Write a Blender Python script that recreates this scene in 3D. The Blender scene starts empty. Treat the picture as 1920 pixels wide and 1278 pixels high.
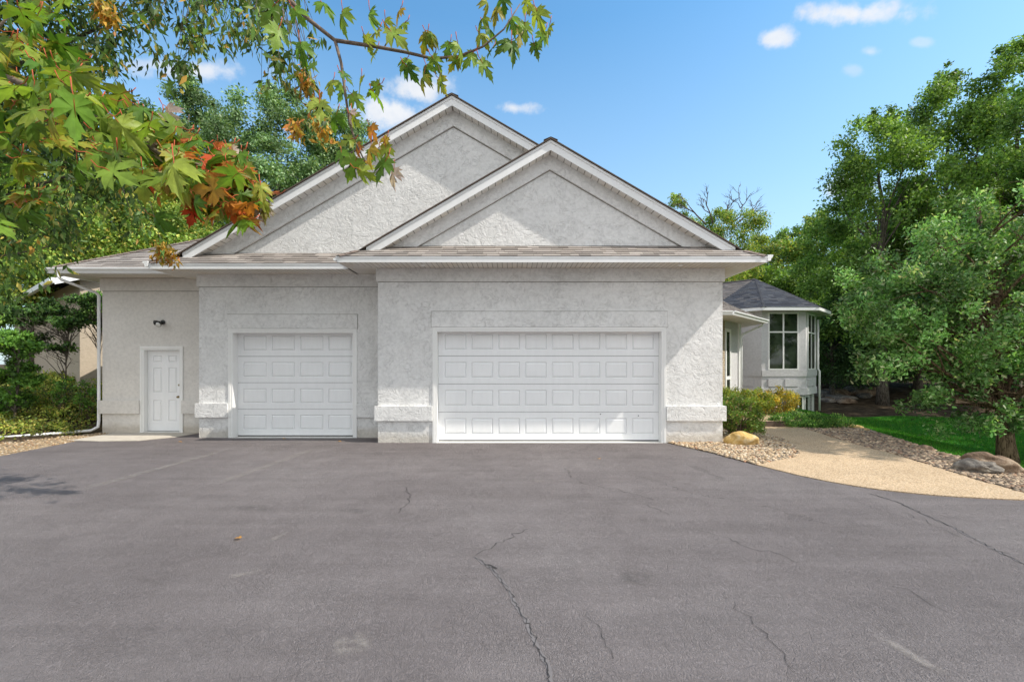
import bpy, math, random
import numpy as np
from mathutils import Vector, Matrix
rad = math.radians
F = 853.0; HZ = 680.0; EYE = 1.75
sc = bpy.context.scene
COL = sc.collection
random.seed(7)

def at(px, py, Y): return Vector(((px-960)*Y/F, Y, EYE+(HZ-py)*Y/F))
def G(px, py, z=0.0):
    Y = (EYE-z)*F/(py-HZ)
    return Vector(((px-960)*Y/F, Y, z))

# ------------------------------------------------------------------ materials
def new_mat(name):
    m = bpy.data.materials.new(name); m.use_nodes = True
    nt = m.node_tree; nt.nodes.clear()
    out = nt.nodes.new('ShaderNodeOutputMaterial')
    return m, nt, out
class NT:
    """tiny helper round a node tree"""
    def __init__(s, nt): s.nt = nt
    def n(s, t, **kw):
        nd = s.nt.nodes.new('ShaderNode'+t)
        for k, v in kw.items(): setattr(nd, k, v)
        return nd
    def l(s, a, b): s.nt.links.new(a, b)
    def val(s, sock, v):
        if hasattr(v, 'is_output') or isinstance(v, bpy.types.NodeSocket): s.l(v, sock)
        else: sock.default_value = v
    def math(s, op, a, b=None, clamp=False):
        nd = s.n('Math', operation=op); nd.use_clamp = clamp
        s.val(nd.inputs[0], a)
        if b is not None: s.val(nd.inputs[1], b)
        return nd.outputs[0]
    def noise(s, vec, scale, detail=4, rough=.55, dist=0):
        nd = s.n('TexNoise'); s.l(vec, nd.inputs['Vector'])
        nd.inputs['Scale'].default_value = scale; nd.inputs['Detail'].default_value = detail
        nd.inputs['Roughness'].default_value = rough; nd.inputs['Distortion'].default_value = dist
        return nd
    def ramp(s, fac, stops, interp='LINEAR'):
        nd = s.n('ValToRGB'); cr = nd.color_ramp; cr.interpolation = interp
        while len(cr.elements) < len(stops): cr.elements.new(.5)
        for e, (p, c) in zip(cr.elements, stops):
            e.position = p; e.color = (c, c, c, 1) if isinstance(c, (int, float)) else (*c, 1)
        s.l(fac, nd.inputs[0]); return nd.outputs[0]
    def mix(s, fac, a, b, typ='MIX'):
        nd = s.n('Mix', data_type='RGBA', blend_type=typ)
        s.val(nd.inputs[0], fac)
        for i, v in ((6, a), (7, b)):
            if isinstance(v, tuple): nd.inputs[i].default_value = (*v, 1)
            else: s.l(v, nd.inputs[i])
        return nd.outputs[2]
    def bump(s, h, strength, dist, normal=None):
        nd = s.n('Bump'); nd.inputs['Strength'].default_value = strength; nd.inputs['Distance'].default_value = dist
        s.l(h, nd.inputs['Height'])
        if normal is not None: s.l(normal, nd.inputs['Normal'])
        return nd.outputs[0]
    def obj(s): return s.n('TexCoord').outputs['Object']
def principled(h, out, color, rough=.7, normal=None, spec=.3, metal=0):
    p = h.n('BsdfPrincipled')
    if isinstance(color, tuple): p.inputs['Base Color'].default_value = (*color, 1)
    else: h.l(color, p.inputs['Base Color'])
    h.val(p.inputs['Roughness'], rough)
    p.inputs['Specular IOR Level'].default_value = spec; p.inputs['Metallic'].default_value = metal
    if normal is not None: h.l(normal, p.inputs['Normal'])
    h.l(p.outputs[0], out.inputs[0]); return p

def mat_stucco(name, base, amt=1.0):
    m, nt, out = new_mat(name); h = NT(nt); o = h.obj()
    n1 = h.noise(o, 3.2, 3, .6, 1.6)
    d1 = h.math('ABSOLUTE', h.math('SUBTRACT', n1.outputs[0], .5))
    ridge = h.ramp(d1, [(0, 0), (.022, .85), (.05, 1)])
    n2 = h.noise(o, 5.5, 3, .6, 2.2)
    d2 = h.math('ABSOLUTE', h.math('SUBTRACT', n2.outputs[0], .46))
    ridge2 = h.ramp(d2, [(0, 0), (.018, .9), (.04, 1)])
    gate = h.ramp(h.noise(o, 2.3, 2).outputs[0], [(.42, 1), (.56, 0)])
    gate2 = h.ramp(h.noise(o, 4.1, 2).outputs[0], [(.5, 1), (.6, 0)])
    r1 = h.math('MAXIMUM', ridge, gate); r2 = h.math('MAXIMUM', ridge2, gate2)
    n3 = h.noise(o, 11, 4, .6, .6)
    fine = h.noise(o, 90, 3, .6)
    plate = h.ramp(n3.outputs[0], [(.44, 0), (.52, 1)])
    hh = h.math('ADD', h.math('MULTIPLY', h.math('MULTIPLY', r1, r2), .8), h.math('MULTIPLY', n1.outputs[0], 1.3))
    hh = h.math('ADD', hh, h.math('MULTIPLY', plate, .28))
    hh = h.math('ADD', hh, h.math('MULTIPLY', fine.outputs[0], .16))
    nrm = h.bump(hh, .55*amt, .02)
    big = h.ramp(h.noise(o, .7, 4).outputs[0], [(.3, .9), (.7, 1.04)])
    c = h.mix(1.0, base, big, 'MULTIPLY')
    dirt = h.ramp(h.noise(o, 14, 4).outputs[0], [(.35, .9), (.6, 1.0)])
    c = h.mix(1.0, c, dirt, 'MULTIPLY')
    crk = h.mix(.15*amt, c, h.math('MULTIPLY', r1, r2), 'MULTIPLY')
    # splash soiling at the foot of the wall
    sep = h.n('SeparateXYZ'); h.l(o, sep.inputs[0])
    zz = h.math('ADD', sep.outputs[2], h.math('MULTIPLY', h.noise(o, 3, 4).outputs[0], -.22))
    soil = h.ramp(zz, [(-.1, (.80, .76, .70)), (.16, (1, 1, 1))])
    c2 = h.mix(1.0, crk, soil, 'MULTIPLY')
    principled(h, out, c2, .9, nrm, .15); return m

def mat_simple(name, col, rough=.6, spec=.3, metal=0, nscale=20, namt=.06, bump=0, bscale=60):
    m, nt, out = new_mat(name); h = NT(nt); o = h.obj()
    v = h.ramp(h.noise(o, nscale, 4).outputs[0], [(.3, 1-namt), (.7, 1+namt*.3)])
    c = h.mix(1.0, col, v, 'MULTIPLY')
    nrm = h.bump(h.noise(o, bscale, 4).outputs[0], 1, bump) if bump else None
    principled(h, out, c, rough, nrm, spec, metal); return m

def mat_white(name, col, rough=.4):
    """painted trim / vinyl with faint drips and grime"""
    m, nt, out = new_mat(name); h = NT(nt); o = h.obj()
    mp = h.n('Mapping'); h.l(o, mp.inputs[0]); mp.inputs['Scale'].default_value = (3, 3, .5)
    a = h.ramp(h.noise(mp.outputs[0], 4, 5, .6).outputs[0], [(.3, .965), (.62, 1)])
    b = h.ramp(h.noise(o, 1.1, 3).outputs[0], [(.3, .96), (.7, 1.01)])
    c = h.mix(1.0, h.mix(1.0, col, a, 'MULTIPLY'), b, 'MULTIPLY')
    nrm = h.bump(h.noise(o, 2.5, 2).outputs[0], .25, .02)
    principled(h, out, c, rough, nrm, .35); return m

def mat_soffit(name, base, pitch):
    m, nt, out = new_mat(name); h = NT(nt)
    uv = h.n('UVMap').outputs[0]
    sep = h.n('SeparateXYZ'); h.l(uv, sep.inputs[0])
    fr = h.math('FRACT', h.math('DIVIDE', sep.outputs[0], pitch))
    line = h.ramp(fr, [(0, 0), (.08, .2), (.15, 1)])
    cell = h.math('FLOOR', h.math('DIVIDE', sep.outputs[0], pitch))
    wn = h.n('TexWhiteNoise'); wn.noise_dimensions = '1D'; h.l(cell, wn.inputs['W'])
    var = h.ramp(wn.outputs[0], [(0, .93), (1, 1)])
    stain = h.ramp(h.noise(h.obj(), 2.0, 4).outputs[0], [(.35, (1, .95, .88)), (.6, (1, 1, 1))])
    c = h.mix(1.0, h.mix(1.0, base, var, 'MULTIPLY'), stain, 'MULTIPLY')
    c = h.mix(1.0, c, h.ramp(line, [(0, (.30, .29, .27)), (1, (1, 1, 1))]), 'MULTIPLY')
    principled(h, out, c, .6, h.bump(line, .5, .008), .25); return m

def mat_attr(name, rough=.8, trans=0, spec=.2, tint=(1, 1, 1), bscale=0, bdist=0, mul=None):
    m, nt, out = new_mat(name); h = NT(nt)
    a = h.n('Attribute'); a.attribute_name = 'Col'
    c = h.mix(1.0, a.outputs[0], (1.12, .90, 1.15) if trans and tint == (1, 1, 1) else tint, 'MULTIPLY')
    o = h.obj()
    if mul:
        c = h.mix(1.0, c, h.ramp(h.noise(o, mul[0], 4).outputs[0], [(.3, mul[1]), (.7, mul[2])]), 'MULTIPLY')
    nrm = h.bump(h.noise(o, bscale, 4).outputs[0], 1, bdist) if bscale else None
    p = principled(h, out, c, rough, nrm, spec)
    if trans:
        t = h.n('BsdfTranslucent'); h.l(h.mix(1.0, c, (1.15, 1.1, .5), 'MULTIPLY'), t.inputs[0])
        ms = h.n('MixShader'); ms.inputs[0].default_value = trans
        h.l(p.outputs[0], ms.inputs[1]); h.l(t.outputs[0], ms.inputs[2]); h.l(ms.outputs[0], out.inputs[0])
    return m

def mat_asphalt():
    m, nt, out = new_mat('asphalt_sealcoat'); h = NT(nt); o = h.obj()
    w = h.noise(o, 2.2, 3)
    wv = h.n('VectorMath', operation='SCALE'); h.l(w.outputs['Color'], wv.inputs[0]); wv.inputs['Scale'].default_value = .45
    wo = h.n('VectorMath', operation='ADD'); h.l(o, wo.inputs[0]); h.l(wv.outputs[0], wo.inputs[1])
    v = h.n('TexVoronoi', feature='DISTANCE_TO_EDGE'); h.l(wo.outputs[0], v.inputs['Vector']); v.inputs['Scale'].default_value = 9
    v2 = h.n('TexVoronoi', feature='DISTANCE_TO_EDGE'); h.l(wo.outputs[0], v2.inputs['Vector']); v2.inputs['Scale'].default_value = 3.4
    e1 = h.ramp(v.outputs[0], [(0, 0), (.035, 1)])
    e2 = h.ramp(v2.outputs[0], [(0, 0), (.012, 1)])
    gate = h.ramp(h.noise(o, 3.3, 3).outputs[0], [(.54, 1), (.62, 0)])
    gate2 = h.ramp(h.noise(o, .9, 3).outputs[0], [(.49, 1), (.58, 0)])
    e1 = h.math('MAXIMUM', e1, gate); e2 = h.math('MAXIMUM', e2, gate2)
    crk = h.math('MULTIPLY', e1, e2)
    # brushed sealcoat squiggles
    mp0 = h.n('Mapping'); h.l(o, mp0.inputs[0]); mp0.inputs['Rotation'].default_value = (0, 0, .35); mp0.inputs['Scale'].default_value = (1, .6, 1)
    sq = h.noise(mp0.outputs[0], 13, 3, .6, 2.4); sqb = h.noise(mp0.outputs[0], 27, 3, .6, 2.0)
    sqr = h.ramp(h.math('ABSOLUTE', h.math('SUBTRACT', sq.outputs[0], .5)), [(0, 1), (.045, 0)])
    sqg = h.ramp(h.noise(o, 2.2, 2).outputs[0], [(.4, .25), (.6, 1)])
    sqr = h.math('MULTIPLY', sqr, sqg)
    sqs = h.ramp(h.math('ABSOLUTE', h.math('SUBTRACT', sqb.outputs[0], .5)), [(0, 1), (.06, 0)])
    gr = h.noise(o, 120, 3, .75); gr2 = h.noise(o, 45, 3, .6)
    hh = h.math('ADD', h.math('MULTIPLY', crk, .5), h.math('MULTIPLY', sqr, .85))
    hh = h.math('ADD', hh, h.math('MULTIPLY', sqs, .45))
    hh = h.math('ADD', hh, h.math('MULTIPLY', gr.outputs[0], 1.3))
    hh = h.math('ADD', hh, h.math('MULTIPLY', gr2.outputs[0], 1.1))
    nrm = h.bump(hh, .9, .022)
    big = h.ramp(h.noise(o, .35, 5, .6).outputs[0], [(.3, (.232, .200, .198)), (.5, (.275, .240, .238)), (.72, (.315, .280, .277))])
    mp = h.n('Mapping'); h.l(o, mp.inputs[0]); mp.inputs['Scale'].default_value = (.25, 2.2, 1); mp.inputs['Rotation'].default_value = (0, 0, .5)
    st = h.ramp(h.noise(mp.outputs[0], 1.6, 5, .65).outputs[0], [(.35, .90), (.65, 1.06)])
    c = h.mix(1.0, big, st, 'MULTIPLY')
    sp = h.ramp(gr.outputs[0], [(.3, .72), (.5, 1), (.72, 1.3)])
    c = h.mix(.75, c, sp, 'MULTIPLY')
    c = h.mix(.16, c, h.ramp(crk, [(0, .35), (1, 1)]), 'MULTIPLY')
    wear = h.ramp(h.noise(o, 5.5, 5, .7).outputs[0], [(.66, 0), (.74, 1)])
    c = h.mix(h.math('MULTIPLY', wear, .25), c, (.34, .31, .29))
    # darker margin along the garage doors
    sep = h.n('SeparateXYZ'); h.l(o, sep.inputs[0])
    yy = h.math('ADD', sep.outputs[1], h.math('MULTIPLY', h.noise(o, 1.5, 4).outputs[0], 1.2))
    mar = h.ramp(h.math('DIVIDE', yy, 12), [(.72, 1), (.86, .86)])
    c = h.mix(1.0, c, mar, 'MULTIPLY')
    principled(h, out, c, h.ramp(big, [(.15, .62), (.25, .78)]), nrm, .3); return m

def mat_scuff(col, amt):
    m, nt, out = new_mat('worn_asphalt'); h = NT(nt)
    uv = h.n('UVMap').outputs[0]; sep = h.n('SeparateXYZ'); h.l(uv, sep.inputs[0])
    e = h.math('SUBTRACT', 1, h.math('ABSOLUTE', h.math('SUBTRACT', h.math('MULTIPLY', sep.outputs[1], 2), 1)), True)
    f = h.math('SUBTRACT', 1, h.math('ABSOLUTE', h.math('SUBTRACT', h.math('MULTIPLY', sep.outputs[0], 2), 1)), True)
    e = h.math('MULTIPLY', h.ramp(e, [(0, 0), (.7, 1)]), h.ramp(f, [(0, 0), (.35, 1)]))
    n = h.ramp(h.noise(h.obj(), 9, 5, .7).outputs[0], [(.38, 0), (.62, 1)])
    p = h.n('BsdfPrincipled'); p.inputs['Base Color'].default_value = (*col, 1); p.inputs['Roughness'].default_value = .85
    t = h.n('BsdfTransparent'); ms = h.n('MixShader')
    h.l(h.math('MULTIPLY', h.math('MULTIPLY', e, n), amt), ms.inputs[0])
    h.l(t.outputs[0], ms.inputs[1]); h.l(p.outputs[0], ms.inputs[2]); h.l(ms.outputs[0], out.inputs[0]); return m

def mat_aggregate():
    m, nt, out = new_mat('exposed_aggregate'); h = NT(nt); o = h.obj()
    v = h.n('TexVoronoi'); h.l(o, v.inputs['Vector']); v.inputs['Scale'].default_value = 70
    c = h.ramp(v.outputs['Color'], [(0, (.28, .18, .11)), (.25, (.50, .35, .21)), (.6, (.64, .47, .30)), (1, (.72, .58, .42))])
    big = h.ramp(h.noise(o, 1.2, 4).outputs[0], [(.3, .88), (.7, 1.05)])
    c = h.mix(1.0, c, big, 'MULTIPLY')
    c = h.mix(.8, c, h.ramp(v.outputs['Distance'], [(.35, 1), (.75, .55)]), 'MULTIPLY')
    principled(h, out, c, .85, h.bump(v.outputs['Distance'], -.6, .006), .25); return m

def mat_ground(name, stops, scale=3, bump=.03):
    m, nt, out = new_mat(name); h = NT(nt); o = h.obj()
    c = h.ramp(h.noise(o, scale, 8, .7).outputs[0], stops)
    c = h.mix(1.0, c, h.ramp(h.noise(o, .5, 3).outputs[0], [(.3, .75), (.7, 1.15)]), 'MULTIPLY')
    principled(h, out, c, .95, h.bump(h.noise(o, scale*8, 6, .7).outputs[0], 1, bump), .1); return m

def mat_rock(name, a, b, c_, vein=(.5, .45, .4)):
    m, nt, out = new_mat(name); h = NT(nt); o = h.obj()
    n = h.noise(o, 4, 6, .65, .8)
    c = h.ramp(n.outputs[0], [(.32, a), (.5, b), (.66, c_)])
    sp = h.noise(o, 60, 4, .7); c = h.mix(.6, c, h.ramp(sp.outputs[0], [(.35, .55), (.6, 1.15)]), 'MULTIPLY')
    nrm = h.bump(h.math('ADD', n.outputs[0], h.math('MULTIPLY', sp.outputs[0], .25)), .9, .03)
    principled(h, out, c, .85, nrm, .2); return m

def mat_bark(name, a, b):
    m, nt, out = new_mat(name); h = NT(nt); o = h.obj()
    mp = h.n('Mapping'); h.l(o, mp.inputs[0]); mp.inputs['Scale'].default_value = (1, 1, .22)
    n = h.noise(mp.outputs[0], 26, 5, .6, .8)
    c = h.ramp(n.outputs[0], [(.38, a), (.58, b)])
    principled(h, out, c, .95, h.bump(n.outputs[0], 1, .035), .1); return m

def mat_glass_dark():
    m, nt, out = new_mat('window_glass'); h = NT(nt); o = h.obj()
    c = h.ramp(h.noise(o, 2.5, 4).outputs[0], [(.35, (.010, .016, .012)), (.6, (.035, .05, .032))])
    nrm = h.bump(h.noise(o, 1.2, 1).outputs[0], .06, .01)
    principled(h, out, c, .03, nrm, .7); return m

def mat_brick(name, a, b, mortar, bw, bh):
    m, nt, out = new_mat(name); h = NT(nt)
    uv = h.n('UVMap').outputs[0]
    br = h.n('TexBrick'); h.l(uv, br.inputs['Vector'])
    for i, cc in ((1, a), (2, b), (3, mortar)): br.inputs[i].default_value = (*cc, 1)
    br.inputs['Scale'].default_value = 1; br.inputs['Brick Width'].default_value = bw
    br.inputs['Row Height'].default_value = bh; br.inputs['Mortar Size'].default_value = .008
    c = h.mix(.8, br.outputs[0], h.ramp(h.noise(h.obj(), 9, 5).outputs[0], [(.3, .7), (.7, 1.15)]), 'MULTIPLY')
    principled(h, out, c, .9, h.bump(br.outputs['Fac'], -.6, .01), .15); return m

M = {}
M['stucco'] = mat_stucco('stucco_light_grey', (.845, .838, .828))
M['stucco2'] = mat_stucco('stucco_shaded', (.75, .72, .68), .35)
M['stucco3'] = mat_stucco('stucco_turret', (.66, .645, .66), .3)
M['white'] = mat_white('white_aluminium', (.89, .895, .90))
M['door'] = mat_white('white_door_paint', (.92, .925, .935), .45)
M['trim'] = mat_white('white_trim_paint', (.88, .875, .86), .5)
M['soffit'] = mat_soffit('soffit_planks', (.72, .69, .64), .105)
M['rakesoffit'] = mat_soffit('rake_soffit_panels', (.78, .77, .74), .17)
M['groove'] = mat_simple('groove_shade', (.64, .64, .65), .6)  # grey painted in for the shade inside the door panel grooves
M['shade_line'] = mat_simple('edge_shade', (.30, .28, .25), .8)  # dark colour for painted shadow lines at the stucco band edges
M['dark'] = mat_simple('dark_gap', (.03, .03, .032), .8)
M['black'] = mat_simple('black_metal', (.02, .02, .02), .35, .5)
M['brass'] = mat_simple('aged_brass', (.25, .18, .08), .35, .5, .8)
M['lens'] = mat_simple('lamp_glass', (.75, .75, .72), .15, .6)
M['shingle'] = mat_attr('asphalt_shingle', .95, 0, .1, (1, 1, 1), 260, .004, (120, .75, 1.15))
M['concrete'] = mat_simple('concrete', (.52, .47, .40), .9, .2, 0, 6, .15, .004, 90)
M['apron'] = mat_simple('painted_threshold', (.66, .65, .62), .8, .2, 0, 6, .15, .004, 90)
M['asphalt'] = mat_asphalt()
M['crack'] = mat_simple('crack_gap', (.05, .047, .047), .95, .1)
M['seam'] = mat_simple('crack_sealed', (.17, .155, .155), .8, .2)
M['scuff'] = mat_scuff((.36, .32, .29), .42)
M['stain'] = mat_scuff((.11, .10, .095), .28)
M['agg'] = mat_aggregate()
M['pebble'] = mat_attr('river_pebbles', .75, 0, .3, (1, 1, 1), 120, .002)
M['leaf'] = mat_attr('leaf_matte', .5, .38, .35)
M['leafnear'] = mat_attr('maple_leaf', .45, .5, .3, (1, 1, 1), 35, .002, (40, .75, 1.15))
M['grassblade'] = mat_attr('grass_blade', .6, .3, .2)
M['lawn'] = mat_ground('lawn_turf', [(.3, (.02, .09, .008)), (.55, (.04, .19, .016)), (.75, (.09, .26, .03))], 9, .03)
M['soil'] = mat_ground('forest_floor', [(.3, (.03, .022, .014)), (.5, (.085, .060, .038)), (.7, (.20, .15, .10))], 2.5, .06)
M['mulch'] = mat_ground('bed_soil', [(.3, (.025, .02, .015)), (.6, (.06, .045, .035)), (.8, (.12, .09, .07))], 14, .02)
M['sand'] = mat_ground('tan_gravel_dirt', [(.3, (.20, .15, .10)), (.55, (.45, .34, .22)), (.8, (.62, .5, .35))], 10, .02)
M['glass'] = mat_glass_dark()
M['bark'] = mat_bark('oak_bark', (.045, .028, .018), (.25, .17, .11))
M['barkgrey'] = mat_bark('grey_bark', (.06, .05, .042), (.20, .17, .14))
M['twig'] = mat_simple('maple_twig', (.20, .15, .115), .7, .2, 0, 60, .4, .002, 200)
M['petiole'] = mat_simple('red_leaf_stalk', (.45, .09, .03), .5)
M['rockgold'] = mat_rock('sandstone_boulder', (.42, .24, .06), (.62, .42, .16), (.70, .58, .36))
M['rockgrey'] = mat_rock('granite_boulder', (.09, .08, .07), (.20, .175, .15), (.38, .34, .28))
M['rockbrown'] = mat_rock('brown_boulder', (.10, .065, .045), (.24, .165, .11), (.42, .33, .24))
M['brick'] = mat_brick('tan_stone_strip', (.46, .36, .25), (.33, .25, .17), (.55, .5, .42), .22, .075)
M['block'] = mat_brick('grey_stone_veneer', (.36, .34, .33), (.25, .24, .24), (.42, .4, .39), .3, .12)
M['beige'] = mat_stucco('neighbour_stucco', (.50, .42, .33), .3)

# ------------------------------------------------------------------ mesh helpers
class MB:
    def __init__(s): s.v = []; s.f = []; s.uv = []; s.c = []; s.mi = []
    def poly(s, pts, uv=None, col=(1, 1, 1), mi=0):
        b = len(s.v); s.v += [tuple(p) for p in pts]; s.f.append(tuple(range(b, b+len(pts))))
        if uv is None: uv = [(0, 0)]*len(pts)
        s.uv += list(uv); s.c += [col]*len(pts); s.mi.append(mi)
    def box(s, x0, x1, y0, y1, z0, z1, col=(1, 1, 1), mi=0, skip=''):
        P = lambda i, j, k: ((x0, x1)[i], (y0, y1)[j], (z0, z1)[k])
        if 'f' not in skip: s.poly([P(0,0,0), P(1,0,0), P(1,0,1), P(0,0,1)], None, col, mi)
        if 'b' not in skip: s.poly([P(1,1,0), P(0,1,0), P(0,1,1), P(1,1,1)], None, col, mi)
        if 'l' not in skip: s.poly([P(0,1,0), P(0,0,0), P(0,0,1), P(0,1,1)], None, col, mi)
        if 'r' not in skip: s.poly([P(1,0,0), P(1,1,0), P(1,1,1), P(1,0,1)], None, col, mi)
        if 'd' not in skip: s.poly([P(0,1,0), P(1,1,0), P(1,0,0), P(0,0,0)], None, col, mi)
        if 't' not in skip: s.poly([P(0,0,1), P(1,0,1), P(1,1,1), P(0,1,1)], None, col, mi)
    def prism(s, prof, a, b, col=(1, 1, 1), mi=0, cap=True):
        """prof: list of 3d offsets (Vectors); swept from point a to b"""
        a = Vector(a); b = Vector(b); n = len(prof)
        for i in range(n):
            p, q = Vector(prof[i]), Vector(prof[(i+1) % n])
            s.poly([a+p, b+p, b+q, a+q], None, col, mi)
        if cap:
            s.poly([a+Vector(p) for p in prof][::-1], None, col, mi); s.poly([b+Vector(p) for p in prof], None, col, mi)
    def tube(s, pts, radii, n=7, col=(1, 1, 1), mi=0, cap=True):
        pts = [Vector(p) for p in pts]
        rings = []
        up = Vector((0, 0, 1))
        for i, p in enumerate(pts):
            d = (pts[min(i+1, len(pts)-1)]-pts[max(i-1, 0)])
            if d.length < 1e-9: d = Vector((0, 0, 1))
            d.normalize()
            ref = Vector((1, 0, 0)) if abs(d.x) < .9 else Vector((0, 1, 0))
            if i == 0: u = d.cross(ref).normalized()
            else: u = (u-d*u.dot(d)).normalized()
            w = d.cross(u)
            r = radii[i] if hasattr(radii, '__len__') else radii
            rings.append([p+(u*math.cos(2*math.pi*k/n)+w*math.sin(2*math.pi*k/n))*r for k in range(n)])
        b = len(s.v)
        for rg in rings:
            s.v += [tuple(q) for q in rg]
        for i in range(len(rings)-1):
            for k in range(n):
                k2 = (k+1) % n
                s.f.append((b+i*n+k, b+i*n+k2, b+(i+1)*n+k2, b+(i+1)*n+k)); s.uv += [(0, 0)]*4; s.c += [col]*4; s.mi.append(mi)
        if cap:
            s.f.append(tuple(b+k for k in range(n))[::-1]); s.uv += [(0, 0)]*n; s.c += [col]*n; s.mi.append(mi)
            e = b+(len(rings)-1)*n
            s.f.append(tuple(e+k for k in range(n))); s.uv += [(0, 0)]*n; s.c += [col]*n; s.mi.append(mi)
    def build(s, name, mats, parent=None, smooth=False, loc=None):
        me = bpy.data.meshes.new(name); me.from_pydata(s.v, [], s.f)
        uvl = me.uv_layers.new(name='UVMap'); uvl.data.foreach_set('uv', np.array(s.uv, dtype=np.float32).ravel())
        ca = me.attributes.new('Col', 'FLOAT_COLOR', 'CORNER')
        cc = np.ones((len(s.c), 4), dtype=np.float32); cc[:, :3] = np.array(s.c, dtype=np.float32)
        ca.data.foreach_set('color', cc.ravel())
        if not isinstance(mats, (list, tuple)): mats = [mats]
        for m in mats: me.materials.append(m)
        me.polygons.foreach_set('material_index', np.array(s.mi, dtype=np.int32))
        if smooth: me.polygons.foreach_set('use_smooth', np.ones(len(s.f), dtype=bool))
        me.update()
        return link(name, me, parent, loc)
def link(name, me, parent=None, loc=None):
    o = bpy.data.objects.new(name, me); COL.objects.link(o)
    if loc is not None: o.location = loc
    if parent is not None:
        o.parent = parent
        if loc is None: o.matrix_parent_inverse = Matrix.Translation(-wloc(parent))
    return o
def wloc(o):
    v = Vector(o.location)
    p = o.parent
    if p is not None: v = v + o.matrix_parent_inverse.to_translation() + wloc(p)
    return v
def tag(o, label=None, cat=None, group=None, kind=None):
    if label: o['label'] = label
    if cat: o['category'] = cat
    if group: o['group'] = group
    if kind: o['kind'] = kind
    return o
def thing(name, loc, label, cat, group=None):
    o = bpy.data.objects.new(name, None); COL.objects.link(o); o.location = loc; o.empty_display_size = .3
    return tag(o, label, cat, group)
def copy_tree(o, parent=None):
    c = o.copy(); COL.objects.link(c)
    if parent is not None: c.parent = parent
    for ch in list(o.children): copy_tree(ch, c)
    return c

def scatter_mesh(name, tv, tf, P, R, S, C, mat, extra=None):
    """tv (k,3) template verts, tf list of faces, P (n,3), R (n,3,3), S (n,) or (n,3), C (n,3)"""
    tv = np.asarray(tv, dtype=np.float32); n = len(P); k = len(tv)
    S = np.asarray(S, dtype=np.float32)
    if S.ndim == 1: S = S[:, None].repeat(3, 1)
    V = np.einsum('nij,nkj->nki', R, tv[None]*S[:, None, :])+P[:, None, :]
    V = V.reshape(-1, 3).astype(np.float32)
    loops = np.concatenate([np.array(f) for f in tf]); fl = np.array([len(f) for f in tf])
    L = (loops[None]+(np.arange(n)*k)[:, None]).ravel().astype(np.int32)
    tot = np.tile(fl, n).astype(np.int32); st = np.concatenate([[0], np.cumsum(tot)[:-1]]).astype(np.int32)
    CC = np.ones((n*k, 4), dtype=np.float32); CC[:, :3] = np.repeat(C, k, 0)
    me = bpy.data.meshes.new(name)
    me.vertices.add(len(V)); me.vertices.foreach_set('co', V.ravel())
    me.loops.add(len(L)); me.loops.foreach_set('vertex_index', L)
    me.polygons.add(len(tot)); me.polygons.foreach_set('loop_start', st); me.polygons.foreach_set('loop_total', tot)
    a = me.attributes.new('Col', 'FLOAT_COLOR', 'POINT'); a.data.foreach_set('color', CC.ravel())
    me.materials.append(mat); me.update(calc_edges=True)
    return me
def rot_from(nrm, tip, rng):
    """frames with local +Y along tip dir, +Z along normal"""
    t = tip/np.linalg.norm(tip, axis=1, keepdims=True)
    z = nrm-t*np.sum(nrm*t, 1, keepdims=True); z /= np.linalg.norm(z, axis=1, keepdims=True)+1e-9
    x = np.cross(t, z)
    return np.stack([x, t, z], axis=2)

LEAF_SIMPLE = ([(0, -.5, 0), (.27, -.05, .05), (0, .5, 0), (-.27, -.05, .05)], [(0, 1, 2), (0, 2, 3)])
LEAF_LONG = ([(0, -.5, 0), (.17, -.1, .03), (0, .5, -.05), (-.17, -.1, .03)], [(0, 1, 2), (0, 2, 3)])
LEAF_OAK = ([(0, -.5, 0), (.14, -.28, .02), (.10, -.12, .02), (.27, .05, .05), (.14, .14, .02), (.24, .32, .03), (0, .5, 0),
             (-.24, .32, .03), (-.14, .14, .02), (-.27, .05, .05), (-.10, -.12, .02), (-.14, -.28, .02)],
            [(0, 1, 2, 3, 4, 5, 6), (0, 6, 7, 8, 9, 10, 11)])

def pick(rng, pal, n):
    pal = np.array(pal, dtype=np.float32)
    w = pal[:, 3]/pal[:, 3].sum(); i = rng.choice(len(pal), n, p=w)
    return pal[i, :3]

def foliage(name, clumps, radii, n, size, pal, mat, seed, tmpl=LEAF_SIMPLE, up=.3, droop=0, flat=.85, clumpvar=.35, shell=1.7, dark=None):
    rng = np.random.default_rng(seed)
    clumps = np.array(clumps, dtype=np.float32); radii = np.array(radii, dtype=np.float32)
    if radii.ndim == 1: radii = radii[:, None]*np.array([1, 1, flat], dtype=np.float32)
    w = (radii[:, 0]**2); w /= w.sum()
    ci = rng.choice(len(clumps), n, p=w)
    d = rng.normal(size=(n, 3)); d /= np.linalg.norm(d, axis=1, keepdims=True)
    r = rng.random(n)**(1/shell)*(1+.18*rng.normal(size=n))
    P = clumps[ci]+d*r[:, None]*radii[ci]
    nrm = rng.normal(size=(n, 3))*.75+d*.5; nrm[:, 2] += up
    tip = rng.normal(size=(n, 3))+d*.7; tip[:, 2] -= droop
    R = rot_from(nrm, tip, rng)
    S = size*(.65+.7*rng.random(n))
    cb = 1+clumpvar*(rng.random(len(clumps))-.5)*2
    C = pick(rng, pal, n)*(cb[ci]*(.75+.5*rng.random(n)))[:, None]
    return scatter_mesh(name, tmpl[0], tmpl[1], P.astype(np.float32), R.astype(np.float32), S, C.astype(np.float32), mat)

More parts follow.
